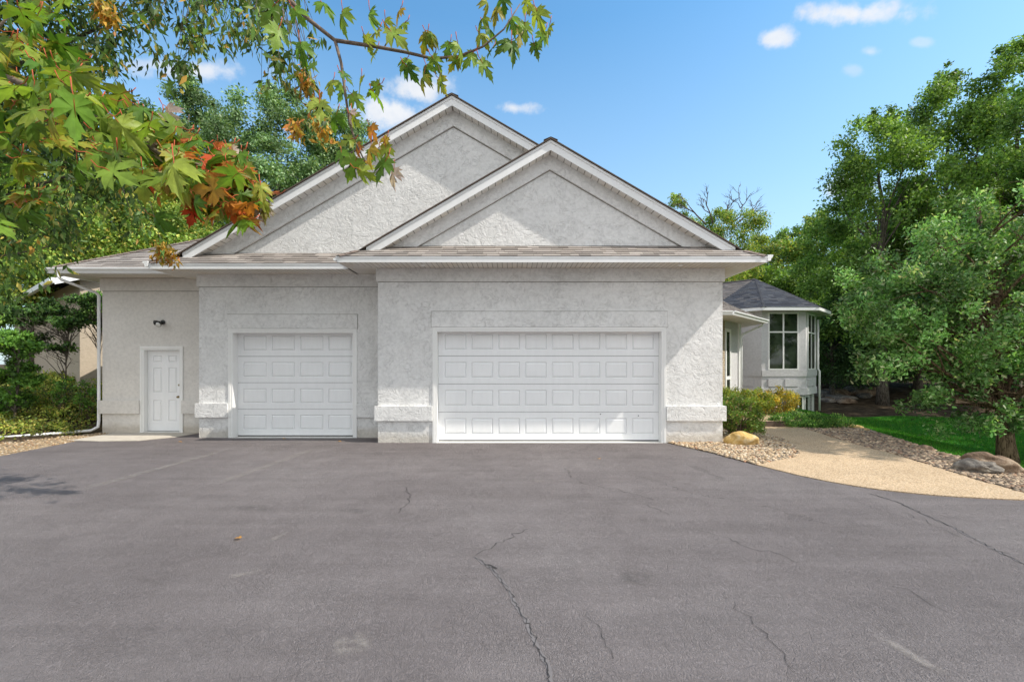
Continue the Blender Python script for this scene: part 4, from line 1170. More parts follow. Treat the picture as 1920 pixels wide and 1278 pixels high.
mb.prism(pr(-db, zE-.16, zE-.01, .11), Vector((*o1, 0)), Vector((*e1, 0)))
mb.build('gutter', M['white'], nb)
mb = MB(); rm = o1+db*2.8
mb.prism([Vector((0, 0, -.02)), Vector((0, 0, -.2)), Vector((*(da*.04), -.2)), Vector((*(da*.04), -.02))], Vector((*o1, zE)), Vector((*rm, zE+2.8*.4)))
mb.prism([Vector((0, 0, -.02)), Vector((0, 0, -.2)), Vector((*(da*.04), -.2)), Vector((*(da*.04), -.02))], Vector((*o2, zE)), Vector((*rm, zE+2.8*.4)))
mb.build('rake_fascia', M['white'], nb)

# ------------------------------------------------------------------ trees
PG = [(0.135, 0.305, 0.047, 4), (0.195, 0.421, 0.064, 4), (0.293, 0.538, 0.095, 2), (0.086, 0.187, 0.031, 2)]
PGY = [(0.192, 0.398, 0.061, 4), (0.320, 0.538, 0.088, 3), (0.480, 0.597, 0.105, 1.5), (0.112, 0.239, 0.035, 2), (0.492, 0.477, 0.088, .4)]
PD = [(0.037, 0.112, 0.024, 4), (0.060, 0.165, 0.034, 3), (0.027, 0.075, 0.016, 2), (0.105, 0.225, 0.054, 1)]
PS = [(0.144, 0.308, 0.095, 4), (0.208, 0.410, 0.143, 3), (0.352, 0.573, 0.253, 1.5), (0.080, 0.185, 0.048, 2)]
PO = [(0.172, 0.421, 0.091, 4), (0.229, 0.538, 0.133, 3), (0.095, 0.234, 0.053, 3), (0.381, 0.600, 0.239, 1.5), (0.468, 0.600, 0.264, .5)]
def X(px, Y): return (px-960)*Y/F
def ZZ(py, Y): return EYE+(HZ-py)*Y/F

# near oak at right
ox, oy = 10.66, 9.75; oz = terrain(ox, oy)
def oc(px, py, dY, rx, ry, rz):
    v = at(px, py, oy+dY); return ((v.x-ox, v.y-oy, v.z-oz), (rx, ry, rz))
make_tree('oak_tree', 'nearest leafy oak at right with a ridged trunk beside the two boulders', 'tree', (ox, oy, oz),
          [oc(1800, 470, .6, 1.5, 1.1, 1.5), oc(1700, 560, .6, 1.3, 1.1, 1.1), oc(1850, 600, 0, 1.5, 1.2, 1.3), oc(1720, 700, .5, 1.15, 1.0, .8), oc(1850, 740, 0, 1.1, 1.1, .8), oc(1930, 480, .6, 1.6, 1.2, 1.6), oc(1640, 590, 1.0, .8, .8, .8), oc(1780, 790, .3, .7, .8, .35), oc(1640, 520, 1.2, .7, .7, .6), oc(1960, 700, .3, 1.2, 1.2, 1.2), oc(1880, 650, -.5, .8, .5, .9), oc(1780, 640, -.3, .8, .5, .7), oc(1690, 780, .4, .45, .5, .25), oc(1600, 600, 1.0, .5, .6, .5), ((0, -1.6, 4.9), (1.0, .8, .8)), ((1.4, -2.3, 6.1), (1.1, .9, .7)), ((-.3, -1.3, 5.4), (.8, .7, .6))],
          360, .29, 64000, .083, PO, .17, 5.6, 101, 'bark', LEAF_OAK, limbs=90, flat=.95, up=.15, clumpvar=.55, shell=1.8, lean=(-.3, .3))

# big trees at right behind
def big(name, label, px, pytop, Y, w, seed, pal, n=26000, leaf=.17, base=None, group=None, lobes=6, cat='tree', lowpy=None, cr=.95, nc=90, **kw):
    x = X(px, Y); z0 = terrain(x, Y) if base is None else base; zt = ZZ(pytop, Y)-z0
    rng = np.random.default_rng(seed*7+1)
    lo = zt*.25 if lowpy is None else ZZ(lowpy, Y)-z0
    n = int(n*1.5); leaf *= .84
    t = thing(name, (x, Y, z0), label, cat, group)
    C = []; RRs = []
    off = [rng.random()*6.28 for _ in range(4)]
    for i in range(nc):
        f = (i+.5)/nc; f = f**.9
        prof = (math.sin(math.pi*(.16+.76*f)))**.8
        a = rng.random()*2*math.pi
        lump = 1+.22*math.sin(2*a+off[0]+f*5)+.18*math.sin(3*a+off[1]-f*9)
        r = w*prof*lump*(.30+.70*rng.random()**.55)
        r *= 1 if f < .9 else .5
        cc = cr*(.55+.6*rng.random())*(1 if f < .8 else 1-(f-.8)*2.6)
        C.append((math.cos(a)*r, math.sin(a)*r, lo+(zt-lo)*f-cc*.3)); RRs.append(cc)
    ends = [C[k] for k in rng.choice(nc, 30, replace=False) if C[k][2] < zt*.85]
    limb_mesh((0, 0, -.3), (rng.normal()*.2, rng.normal()*.2, zt*.86), ends, .10+.009*zt, rng, wob=zt*.04).build('trunk', M[kw.pop('bark', 'barkgrey')], t, True, loc=(0, 0, 0))
    link('crown', foliage('crown', C, RRs, n, leaf, pal, M['leaf'], seed+1, kw.pop('tmpl', LEAF_SIMPLE), **kw), t, (0, 0, 0))
    return t
big('tall_tree', 'tall bright green tree behind the oak, left shoulder of the right tree mass', 1655, 200, 23, 3.1, 201, PG, 36000, .18, lowpy=640, nc=150, cr=.8)
big('tall_tree', 'tallest green tree but one, rising above the oak at right', 1775, 125, 24, 3.0, 202, PG, 38000, .18, lowpy=640, nc=160, cr=.8)
big('tall_tree', 'tallest green tree at the right edge of the photo', 1900, 75, 22, 3.0, 203, PG, 38000, .18, lowpy=640, nc=160, cr=.8)
big('tall_tree', 'shorter green tree filling the gap between the two tall ones', 1720, 330, 26, 2.8, 204, PGY, 26000, .19, lowpy=660)
big('tall_tree', 'green tree behind the oak, low in the right tree mass', 1840, 300, 27, 3.2, 205, PG, 26000, .19, lowpy=660)
# wood edge behind the turret
for i, (px, pt, Y, w, pal, lb) in enumerate(((1425, 440, 38, 3.0, PGY, 'pale green tree behind the garage eave, leftmost of the wood edge'), (1480, 425, 41, 3.2, PG, 'mid green tree in the wood edge left of the turret apex'),
        (1530, 395, 40, 3.2, PGY, 'rounded green tree in the wood edge above the turret'), (1585, 385, 38, 3.3, PG, 'green tree of the wood edge beside the tall trees'),
        (1440, 500, 33, 2.6, PG, 'lower green tree right behind the turret roof'), (1500, 500, 31, 2.8, PG, 'lower green tree above the right end of the turret roof'), (1390, 480, 35, 2.6, PG, 'low green tree just behind the garage eave corner'))):
    big('woodland_tree', lb, px, pt, Y, w, 220+i, pal, 17000, .24, lowpy=640, nc=60, cr=1.0)
for i, (px, pt, Y, w) in enumerate(((1560, 560, 25, 1.7), (1610, 540, 27, 2.2), (1660, 560, 26, 2.0), (1545, 600, 29, 2.0), (1720, 580, 28, 2.4), (1800, 560, 27, 2.6), (1890, 560, 26, 2.6))):
    big('dark_evergreen', ['dark evergreen touching the right side of the turret', 'dark evergreen second to the right of the turret', 'dark evergreen third to the right of the turret', 'deep shaded evergreen behind the turret corner',
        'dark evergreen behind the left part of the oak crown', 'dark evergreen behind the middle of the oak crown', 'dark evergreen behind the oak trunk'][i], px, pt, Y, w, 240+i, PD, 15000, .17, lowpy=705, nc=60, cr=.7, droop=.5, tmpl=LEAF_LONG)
# far undergrowth as a mass
rng = np.random.default_rng(55); cl = []; rr = []
for i in range(260):
    Y = 31+16*rng.random(); px = 1330+900*rng.random(); x = X(px, Y); cl.append((x, Y, terrain(x, Y)+rng.random()**1.5*6)); rr.append(1.4)
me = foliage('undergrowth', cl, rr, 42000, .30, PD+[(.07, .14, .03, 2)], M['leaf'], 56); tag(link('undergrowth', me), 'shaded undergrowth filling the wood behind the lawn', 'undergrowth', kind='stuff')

# feathery tree and half bare tree beyond the right roof slope
big('feathery_tree', 'dark feathery tree peeking over the right roof slope', 1268, 362, 32, 1.5, 260, PGY, 12000, .16, lowpy=560, nc=45, cr=.6, droop=.3)
tb = big('half_bare_tree', 'half bare tree with dead twiggy branches above the right roof slope', 1350, 392, 30, 2.6, 261, PGY, 22000, .15, lowpy=540, nc=70, cr=.75)
rng = np.random.default_rng(62); mb = MB()
def dead(s_, d_, L_, r_, dep):
    e_ = s_+d_*L_; m_ = s_.lerp(e_, .5)+Vector((rng.normal(), rng.normal(), rng.normal()))*L_*.07
    mb.tube([s_, m_, e_], [r_, r_*.75, r_*.5], 4, cap=False)
    if dep:
        for _ in range(3): dead(s_.lerp(e_, .45+.55*rng.random()), (d_+Vector((rng.normal(), rng.normal()*.6, rng.normal()*.5+.1))*.55).normalized(), L_*.62, r_*.55, dep-1)
for (ang, L_) in ((-.75, 1.5), (-.35, 1.4), (.2, 1.3), (.55, 1.5), (.85, 1.4)):
    dead(Vector((ang*1.3, 0, ZZ(452, 30)+.3)), Vector((math.sin(ang), 0, math.cos(ang))), L_, .06, 3)
mb.build('dead_branch', M['barkgrey'], tb, True, loc=(0, 0, 0))

# left background trees over the roof
big('silver_tree', 'narrow silvery green tree behind the left roof, leftmost of two', 350, 135, 27, 2.2, 301, PS, 26000, .19, lowpy=520, nc=80, cr=.8, droop=.4)
big('silver_tree', 'broad silvery green tree behind the big gable', 520, 165, 26, 3.6, 302, PS, 42000, .19, lowpy=520, nc=120, cr=.95, droop=.4)
big('silver_tree', 'silvery green tree behind the big gable, right of the broad one', 640, 205, 27, 2.6, 303, PS, 24000, .19, lowpy=520, nc=70, cr=.85, droop=.4)
big('silver_tree', 'dark crowned tree behind the left roof between the silvery ones', 430, 260, 29, 2.8, 304, PG, 20000, .2, lowpy=520)
for i, (px, pt, Y, w, pal, lb) in enumerate(((60, 330, 19, 2.6, PGY, 'yellow green tree above the neighbour roof at the left edge'), (170, 300, 18, 2.6, PGY, 'yellow green tree above the left roof corner'), (280, 330, 19, 2.4, PGY, 'yellow green tree over the left wing roof'), (380, 360, 21, 2.4, PGY, 'yellow green tree beside the foot of the big gable'),
        (110, 200, 24, 3.4, PG, 'darker green tree behind the yellow green ones at left'), (240, 170, 25, 3.2, PG, 'darker green tree behind the leftmost silvery tree'), (-20, 150, 22, 3.4, PG, 'dark green tree cut by the left edge of the photo'))):
    big('leafy_tree', lb, px, pt, Y, w, 320+i, pal, 24000, .15, lowpy=560, nc=80, cr=.8, droop=.3)
# understory at left
def bushy(name, label, px, pyc, Y, rx, rz, n, leaf, pal, seed, **kw):
    x = X(px, Y); z0 = terrain(x, Y); zc = ZZ(pyc, Y)-z0
    return make_tree(name, label, 'small tree', (x, Y, z0), [((0, 0, zc), (rx, rx*.8, rz)), ((rx*.3, 0, zc-rz*.3), (rx*.8, rx*.7, rz*.6))], 60, .30, n, leaf, pal, .028, zc+rz*.5, seed, limbs=44, flat=.6, **kw)
PLM = [(.12, .32, .05, 4), (.18, .42, .06, 3), (.06, .16, .025, 2)]
def understory(name, label, px0, Y, lobes, n, leaf, pal, seed, tr=.025, top=560):
    x = X(px0, Y); z0 = terrain(x, Y); env = []
    for (px, py, rx, rz) in lobes:
        env.append(((X(px, Y)-x, (seed*37 % 7-3)*.05, ZZ(py, Y)-z0), (rx, rx*.8, rz)))
    return make_tree(name, label, 'small tree', (x, Y, z0), env, 90, .17, n, leaf, pal, tr, ZZ(top, Y)-z0, seed, limbs=50, flat=.7, clumpvar=.5, lean=(.2, 0))
understory('sapling_tree', 'dark leafy young tree in front of the neighbour wall', 118, 12.3, [(50, 590, .45, .3), (95, 575, .4, .3), (135, 600, .4, .25), (165, 625, .25, .14), (120, 650, .3, .10), (80, 640, .3, .16), (150, 560, .35, .2), (40, 640, .35, .22)], 7500, .085, PD+[(.12, .28, .05, 4)], 341)
understory('sapling_tree', 'small green tree close to the house corner and downspout', 178, 12.9, [(178, 565, .3, .3), (165, 590, .3, .2), (185, 610, .2, .16)], 2600, .085, PLM, 345, .018)
understory('sapling_tree', 'bright green bushy young tree low at the left edge', 25, 11.6, [(10, 640, .5, .32), (45, 660, .4, .25), (20, 700, .5, .3), (60, 710, .22, .16), (0, 750, .45, .25), (35, 750, .3, .2)], 10500, .085, PLM, 342, .03, 650)
understory('sapling_tree', 'small green tree at the left edge below the neighbour gutter', -10, 12.8, [(-10, 580, .6, .4), (20, 600, .4, .2)], 4000, .10, PG, 343, .03)
# ground cover bank
rng = np.random.default_rng(91); cl = []; rr = []
while len(cl) < 900:
    x = -19+8.6*rng.random(); y = 9.6+7*rng.random()
    if x > -10.45 or (y < 10.0+(-10.6-x)*-.35) or inpoly(x, y, bedG): continue
    cl.append((x, y, terrain(x, y)+.05+(.10+.28*smooth((y-11.2)/1.5))*rng.random())); rr.append(.16+.16*rng.random())
me = foliage('ground_cover', cl, rr, 75000, .065, [(.24, .40, .06, 4), (.38, .50, .08, 3), (.50, .50, .12, 1.5), (.10, .2, .04, 2)], M['leaf'], 92, flat=.6, up=1.0, clumpvar=.6)
tag(link('ground_cover', me), 'green and yellow ground cover on the bank left of the house', 'ground cover', kind='stuff')
for i, (px, py, lb) in enumerate(((118, 792, 'thin sapling standing in the ground cover left of the downspout'), (160, 770, 'thin sapling in the ground cover nearest the downspout'), (25, 770, 'thin sapling in the ground cover at the left edge'))):
    Y = 12.0; x = X(px, Y); z0 = terrain(x, Y)
    shrub('sapling', lb, (x, Y, z0), [((0, 0, .65), (.25, .25, .4))], 500, .07, PLM, 360+i, stems=12, nc=18, clump=.12, cat='sapling')

# ------------------------------------------------------------------ near trees over the driveway (left)
# drooping ash-like sprays
def spray_tree():
    rng = np.random.default_rng(400)
    base = Vector((-10.9, 5.2, -.05)); t = thing('ash_tree', base, 'tall dark green tree with drooping narrow leaflets leaning in from the left edge', 'tree')
    ends = []; cl = []; rr = []
    def spr(px, py, Y, r, k=3):
        for i in range(k):
            c = at(px+rng.normal()*r*F/Y*.45, py+rng.normal()*r*F/Y*.5, Y+rng.normal()*.35)-base; cl.append(tuple(c)); rr.append(r*(.6+.5*rng.random()))
        ends.append(at(px, py-r*F/Y*.4, Y)-base)
    for (px, py, r) in ((300, 20, .30), (350, 55, .32), (400, 30, .3), (330, 110, .26), (375, 90, .24), (430, 60, .28), (480, 30, .28), (455, 100, .22), (520, 60, .22), (520, 130, .22), (545, 180, .18), (575, 120, .18), (560, 225, .16), (600, 240, .14), (590, 60, .2), (500, 170, .13), (330, 150, .15), (350, 205-70, .13), (560, 160, .15), (610, 215, .10), (410, 100, .14), (250, 80, .26), (200, 40, .34), (280, 55, .3), (540, 20, .25), (470, 150-90, .2)):
        spr(px, py, 5.2, r*.92)
    for (px, py, r) in ((60, 60, .55), (140, 60, .5), (40, 180, .6), (120, 160, .5), (200, 120, .4), (60, 300, .6), (170, 260, .42), (30, 420, .6), (120, 380, .5), (200, 360, .35), (240, 300, .3), (30, 445, .3), (110, 425, .3), (230, 240, .25), (60, 250, .5), (250, 420, .2), (305, 470, .09), (-60, 100, .8), (-60, 300, .8), (-80, 450, .7), (270, 380, .22)):
        spr(px, py, 6.2, r, 4)
    for (px, py, r) in ((-150, -100, 1.0), (0, -150, 1.0), (150, -200, .9), (320, -150, .8), (480, -110, .6), (-250, 100, 1.0), (-250, 300, 1.0)):
        spr(px, py, 5.8, r, 7)
    mb = MB()
    tr = [Vector((0, 0, -.2)), Vector((.05, 0, 1.2)), Vector((.15, 0, 2.6)), Vector((.1, .05, 4.2)), Vector((.3, 0, 6.0)), Vector((.5, 0, 8.2))]
    mb.tube(tr, [.26, .2, .17, .14, .09, .03], 12)
    limbs = []
    for k, (s0, path, r) in enumerate(((3, [(-260, 20, 5.6), (-60, -150, 5.4), (180, -170, 5.3), (400, -120, 5.2), (560, -70, 5.2)], .07), (2, [(-250, 330, 6.2), (-100, 210, 6.2), (40, 120, 6.2), (170, 60, 6.1), (250, 10, 5.8)], .06),
                         (2, [(-220, 470, 6.2), (-80, 400, 6.2), (60, 350, 6.2), (160, 320, 6.2), (250, 330, 6.2)], .045), (4, [(-400, -200, 5.8), (-200, -300, 5.8), (100, -340, 5.6), (330, -260, 5.4)], .06), (2, [(-200, 520, 6.3), (-60, 490, 6.3), (60, 470, 6.2), (140, 450, 6.2)], .03))):
        pts = [tr[s0]]+[at(*q_)-base for q_ in path]; nn = len(pts)
        mb.tube(pts, [r*(1-.85*i/(nn-1)) for i in range(nn)], 7, cap=False)
        for a, b in zip(pts[1:], pts[2:]):
            for u_ in (0, .25, .5, .75): limbs.append(a.lerp(b, u_))
    for e in ends+[Vector(c_) for c_ in cl[::3]]:
        s_ = min(limbs, key=lambda q_: (q_-e).length+(.6 if q_.z < e.z else 0))
        m_ = s_.lerp(e, .5)+Vector((rng.normal()*.05, rng.normal()*.05, .12*(s_-e).length))
        if abs(e.x-s_.x) < .12 and s_.z-e.z > .5: continue
        mb.tube([s_, m_, e], [.007, .004, .002], 4, cap=False)
    mb.build('trunk', M['barkgrey'], t, True, loc=(0, 0, 0))
    # leaflets hang in feathers
    n = 34000
    me = foliage('crown', cl, rr, n, .112, [(.08, .19, .03, 4), (.11, .25, .04, 4), (.2, .3, .06, 2), (.045, .10, .018, 3), (.45, .33, .06, .4), (.38, .40, .07, .7)], M['leaf'], 401, LEAF_LONG, up=.2, droop=1.6, flat=1.0, clumpvar=.4, shell=1.7)
    link('crown', me, t, (0, 0, 0))
    # golden leaf tips hanging at the outer ends
    cl2 = []; rr2 = []
    for (px, py) in ((575, 165), (590, 190), (600, 235), (555, 245), (610, 250), (190, 20), (205, 35), (300, 470), (310, 478), (320, 485), (570, 150)):
        cl2.append(tuple(at(px, py, 5.1 if py < 300 else 6.1)-base)); rr2.append(.12)
    me = foliage('autumn_leaves', cl2, rr2, 900, .09, [(.5, .36, .04, 3), (.36, .36, .06, 3), (.5, .25, .05, 1)], M['leaf'], 402, LEAF_LONG, up=.2, droop=1.6, flat=1.3)
    link('autumn_leaves', me, t, (0, 0, 0))
spray_tree()

# maple with near branches ---------------------------------------
def maple_outline():
    half = [(0, 0), (.08, -.02), (.24, -.12), (.20, -.01), (.37, .03), (.22, .12), (.33, .18), (.50, .40), (.38, .38), (.42, .58), (.30, .50), (.20, .44), (.115, .34), (.12, .52), (.25, .68), (.14, .68), (.12, .84), (.055, .86), (0, 1.06)]
    return half
def maple_template(curl):
    half = maple_outline(); V = []; Fc = []
    # mid rib points
    def z(x, y): return -curl*(x*x*1.3+(y-.3)**2*.6)+.008*math.sin(x*9)*math.cos(y*7)
    ribs = [(0, 0), (0, .2), (0, .45), (0, .72), (0, 1.0)]
    for s in (1, -1):
        idx = []
        for (x, y) in half:
            V.append((s*x, y, z(x, y)+.10*abs(x))); idx.append(len(V)-1)
        b = len(V)
        # lobe fan centres
        V.append((0, .26, 0)); c = b
        for i in range(len(idx)-1):
            tri = (c, idx[i], idx[i+1]); Fc.append(tri if s > 0 else tri[::-1])
    # petiole
    b = len(V); w = .012
    V += [(-w, -.34, .08), (w, -.34, .08), (w, .0, 0), (-w, .0, 0)]
    return V, Fc, (b, b+1, b+2, b+3)
TPL = [maple_template(c) for c in (.3, .7, 1.2, 1.9)]
def place_leaves(items, name, par, seed):
    """items: (pos, tipdir, normal, size, colour)"""
    mb = MB(); mp = MB()
    rng = np.random.default_rng(seed)
    for (pos, tip, nrm, size, col) in items:
        V, Fc, pet = TPL[rng.integers(4)]
        R = rot_from(np.array([nrm]), np.array([tip]), rng)[0]
        tw = 1+.25*rng.normal(); bendx = rng.normal()*.3
        W = []
        for v in V:
            v = np.array(v, dtype=float)*np.array([.75+.25*tw, 1, 1]); v[2] += bendx*v[0]*v[1]
            W.append(Vector(R@(v*size))+Vector(pos))
        tip_ = max(0, rng.normal()*.35); tc_ = [(.5, .38, .05), (.5, .2, .03), (.2, .2, .04)][rng.integers(3)]
        edge = tuple(np.clip(np.array(col)*rng.uniform(.8, 1.25), 0, 1))
        b = len(mb.v); mb.v += [tuple(w_) for w_ in W[:-4]]
        for f in Fc:
            mb.f.append(tuple(b+k for k in f)); mb.uv += [(0, 0)]*3
            # slightly lighter round the veins
            mb.c += [tuple(x*1.25 for x in col) if V[k][0] == 0 and abs(V[k][1]-.26) < .01 else tuple(a_*(1-tip_)+b_*tip_ for a_, b_ in zip(col, tc_)) for k in f]; mb.mi.append(0)
        p0 = W[pet[0]].lerp(W[pet[1]], .5); p1 = W[pet[2]].lerp(W[pet[3]], .5)
        mp.tube([p0, p0.lerp(p1, .5)+Vector((0, 0, -.008)), p1, p1.lerp(W[17], .5)-Vector(R[:, 2])*.002*0], [.0016, .0013, .0012, .0004], 5)
    nleaf_ = len(mb.f)
    b = len(mb.v); mb.v += mp.v; mb.f += [tuple(b+k for k in f) for f in mp.f]; mb.uv += mp.uv; mb.c += mp.c; mb.mi += [1]*len(mp.f)
    mb.build(name, [M['leafnear'], M['petiole']], par, True, loc=(0, 0, 0))

GREENS = [(.13, .31, .03), (.17, .38, .04), (.09, .23, .025), (.22, .42, .05), (.30, .46, .06)]
YEL = [(.50, .42, .05), (.42, .36, .04)]; ORG = [(.50, .24, .04), (.44, .17, .04), (.42, .30, .05)]; RED = [(.50, .07, .03), (.55, .16, .14)]
RORG = [(.62, .20, .04), (.66, .28, .05), (.55, .12, .03)]
PALE = [(.52, .53, .38), (.58, .55, .44)]
def maple():
    rng = np.random.default_rng(500)
    base = Vector((-3.6, -.9, 0)); t = thing('maple_tree', base, 'maple with large lobed green and orange leaves on branches hanging in at top left', 'tree')
    mb = MB()
    L = lambda px, py, Y: at(px, py, Y)-base
    trunk = [Vector((0, 0, -.2)), Vector((0, 0, .5)), Vector((.03, .02, 1.6)), Vector((0, .05, 2.6)), Vector((.1, .1, 3.8)), Vector((.15, .2, 5.4)), Vector((.2, .2, 7.0))]
    mb.tube(trunk, [.24, .19, .17, .15, .12, .08, .03], 14)
    brA = [trunk[3], Vector((.6, 1.0, 2.95)), L(-420, -20, 1.75), L(-150, 80, 1.7), L(0, 140, 1.65), L(60, 165, 1.63), L(140, 200, 1.6), L(220, 243, 1.6), L(300, 287, 1.6), L(375, 310, 1.6), L(430, 345, 1.62), L(440, 375, 1.63)]
    brB = [trunk[4], Vector((1.4, 1.2, 4.3)), L(300, -330, 1.9), L(450, -110, 1.66), L(530, -12, 1.66), L(580, 38, 1.66), L(628, 76, 1.66), L(700, 87, 1.66), L(760, 98, 1.66), L(810, 110, 1.66), L(860, 106, 1.66), L(905, 88, 1.66), L(945, 55, 1.66), L(975, 8, 1.66)]
    brC = [L(628, 76, 1.66), L(640, 120, 1.66), L(648, 180, 1.66), L(655, 230, 1.66), L(668, 270, 1.66), L(684, 303, 1.66)]
    def rr(n, a, b): return [a+(b-a)*i/(n-1) for i in range(n)]
    mb.tube(brA, [.06, .03, .016, .0125, .0115, .0105, .0095, .0085, .007, .0055, .0038, .0025], 8)
    mb.tube(brB, [.05, .025, .014, .010, .0085, .0078, .0072, .0062, .0056, .005, .0045, .0036, .0028, .002], 8)
    mb.tube(brC, rr(6, .0062, .0025), 7)
    for pts, r in (([(140, 188, 1.6), (138, 230, 1.62), (142, 262, 1.64)], .0042), ([(220, 243, 1.6), (222, 262, 1.6), (212, 285, 1.62), (200, 300, 1.64), (203, 330, 1.66)], .004), ([(375, 310, 1.6), (378, 298, 1.6), (372, 290, 1.6)], .003),
                   ([(530, 15, 1.66), (533, 38, 1.66), (548, 48, 1.66), (558, 72, 1.66)], .0018), ([(720, 90, 1.66), (728, 75, 1.66), (726, 62, 1.66)], .0025), ([(815, 108, 1.66), (818, 90, 1.66), (817, 78, 1.66)], .0022), ([(818, 110, 1.66), (825, 135, 1.66), (827, 145, 1.66)], .0018), ([(60, 165, 1.63), (85, 210, 1.7), (95, 255, 1.75)], .005), ([(-40, 120, 1.66), (-10, 60, 1.6), (30, 15, 1.6)], .006), ([(-80, 100, 1.68), (-40, 260, 1.6), (-15, 330, 1.6)], .006)):
        mb.tube([L(*p_) for p_ in pts], rr(len(pts), r, r*.5), 6)
    # upper limbs of the crown, above the frame
    ends = []
    for i in range(14):
        a = rng.random()*2*math.pi; e = Vector((math.cos(a)*1.3-1.5, math.sin(a)*1.3-1.6, 4.8+2.6*rng.random())); s = trunk[4].lerp(trunk[6], rng.random()*.8)
        mb.tube([s, s.lerp(e, .5)+Vector((0, 0, .2)), e], [.035, .02, .006], 6); ends.append(tuple(e))
    mb.build('trunk', M['twig'], t, True, loc=(0, 0, 0))
    me = foliage('crown', ends, [.75]*len(ends), 1800, .11, [(.10, .20, .022, 4), (.14, .25, .03, 3), (.3, .3, .04, 1)], M['leaf'], 501, LEAF_OAK, droop=.8); link('crown', me, t, (0, 0, 0))
    items = []
    def leaf(px, py, Y, size, pal, spread=.5, down=1.0, face=.8, tipx=None):
        """px,py : leaf centre"""
        tip = np.array([rng.normal()*spread if tipx is None else tipx+rng.normal()*.2, rng.normal()*.35, -down+rng.normal()*.35])
        tip /= np.linalg.norm(tip)
        n = np.array([rng.normal()*.5, -face+rng.normal()*.3, .35+rng.normal()*.45])
        c = np.array(L(px, py, Y))-tip*size*.42
        items.append((tuple(c), tip, n, size, pal[rng.integers(len(pal))]))
    px2m = lambda p_, Y: p_*Y/F
    # left branch mass
    def leaf2(px, py, Y, size, pal):
        a = rng.random()*2*math.pi
        tip = np.array([math.cos(a)*.9, rng.normal()*.35, math.sin(a)*.7-.55]); tip /= np.linalg.norm(tip)
        n = np.array([rng.normal()*.45, -.55+rng.normal()*.35, .75+rng.normal()*.4])
        items.append((tuple(np.array(L(px, py, Y))-tip*size*.42), tip, n, size, pal[rng.integers(len(pal))]))
    for i in range(150):
        f = rng.random(); bx, by = -40+f*450, 125+f*215
        py = by+rng.normal()*(62-20*f)+4; px = bx+rng.normal()*26
        if px > 470 or py < -20 or (px > 150 and py < by-75-f*10): continue
        Y = 1.62+rng.normal()*.18
        w = px/430.0
        pal = GREENS+[(.16, .30, .03)] if rng.random() > max(0, (w-.62))*1.1 else ORG+RORG+GREENS
        leaf2(px, py, Y, px2m(38+24*rng.random(), 1.6), pal)
    for i in range(60):
        px = rng.random()*120-10; py = rng.random()*450-20; leaf2(px*(1.3 if py < 250 else .75), py, 1.5+rng.random()*.4, px2m(42+30*rng.random(), 1.6), GREENS)
    # autumn tip of the left branch
    for i in range(120):
        a = rng.random(); px = 290+185*a+rng.normal()*14; py = 292+68*a+rng.normal()*36
        py = max(py, 262+max(0, px-380)*.45)
        pal = [ORG, YEL+ORG, GREENS, GREENS, RORG, GREENS, RORG+GREENS, GREENS][rng.integers(8)]
        leaf2(px, min(py, 412), 1.62+rng.normal()*.08, px2m(28+24*rng.random(), 1.6), pal)
    for i in range(26):
        a = rng.random(); leaf(430+62*a+rng.normal()*5, 285+110*a+rng.normal()*8, 1.63, px2m(34+12*rng.random(), 1.6), PALE+[(.3, .35, .1)], .5)
    for (px, py) in ((305, 230), (285, 275), (320, 215)): leaf(px, py, 1.63, px2m(44, 1.6), PALE, .5)
    for (px, py, pal) in ((350, 375, ORG), (365, 385, ORG), (345, 330, ORG), (325, 350, ORG), (360, 405, RED), (440, 395, ORG), (462, 418, ORG+GREENS), (415, 390, GREENS+ORG), (300, 330, ORG)): leaf(px, py, 1.6, px2m(40, 1.6), pal, .3)
    # top branch leaves, read off the picture: (x, y, size px, palette)
    GY = GREENS+[(.30, .33, .05)]
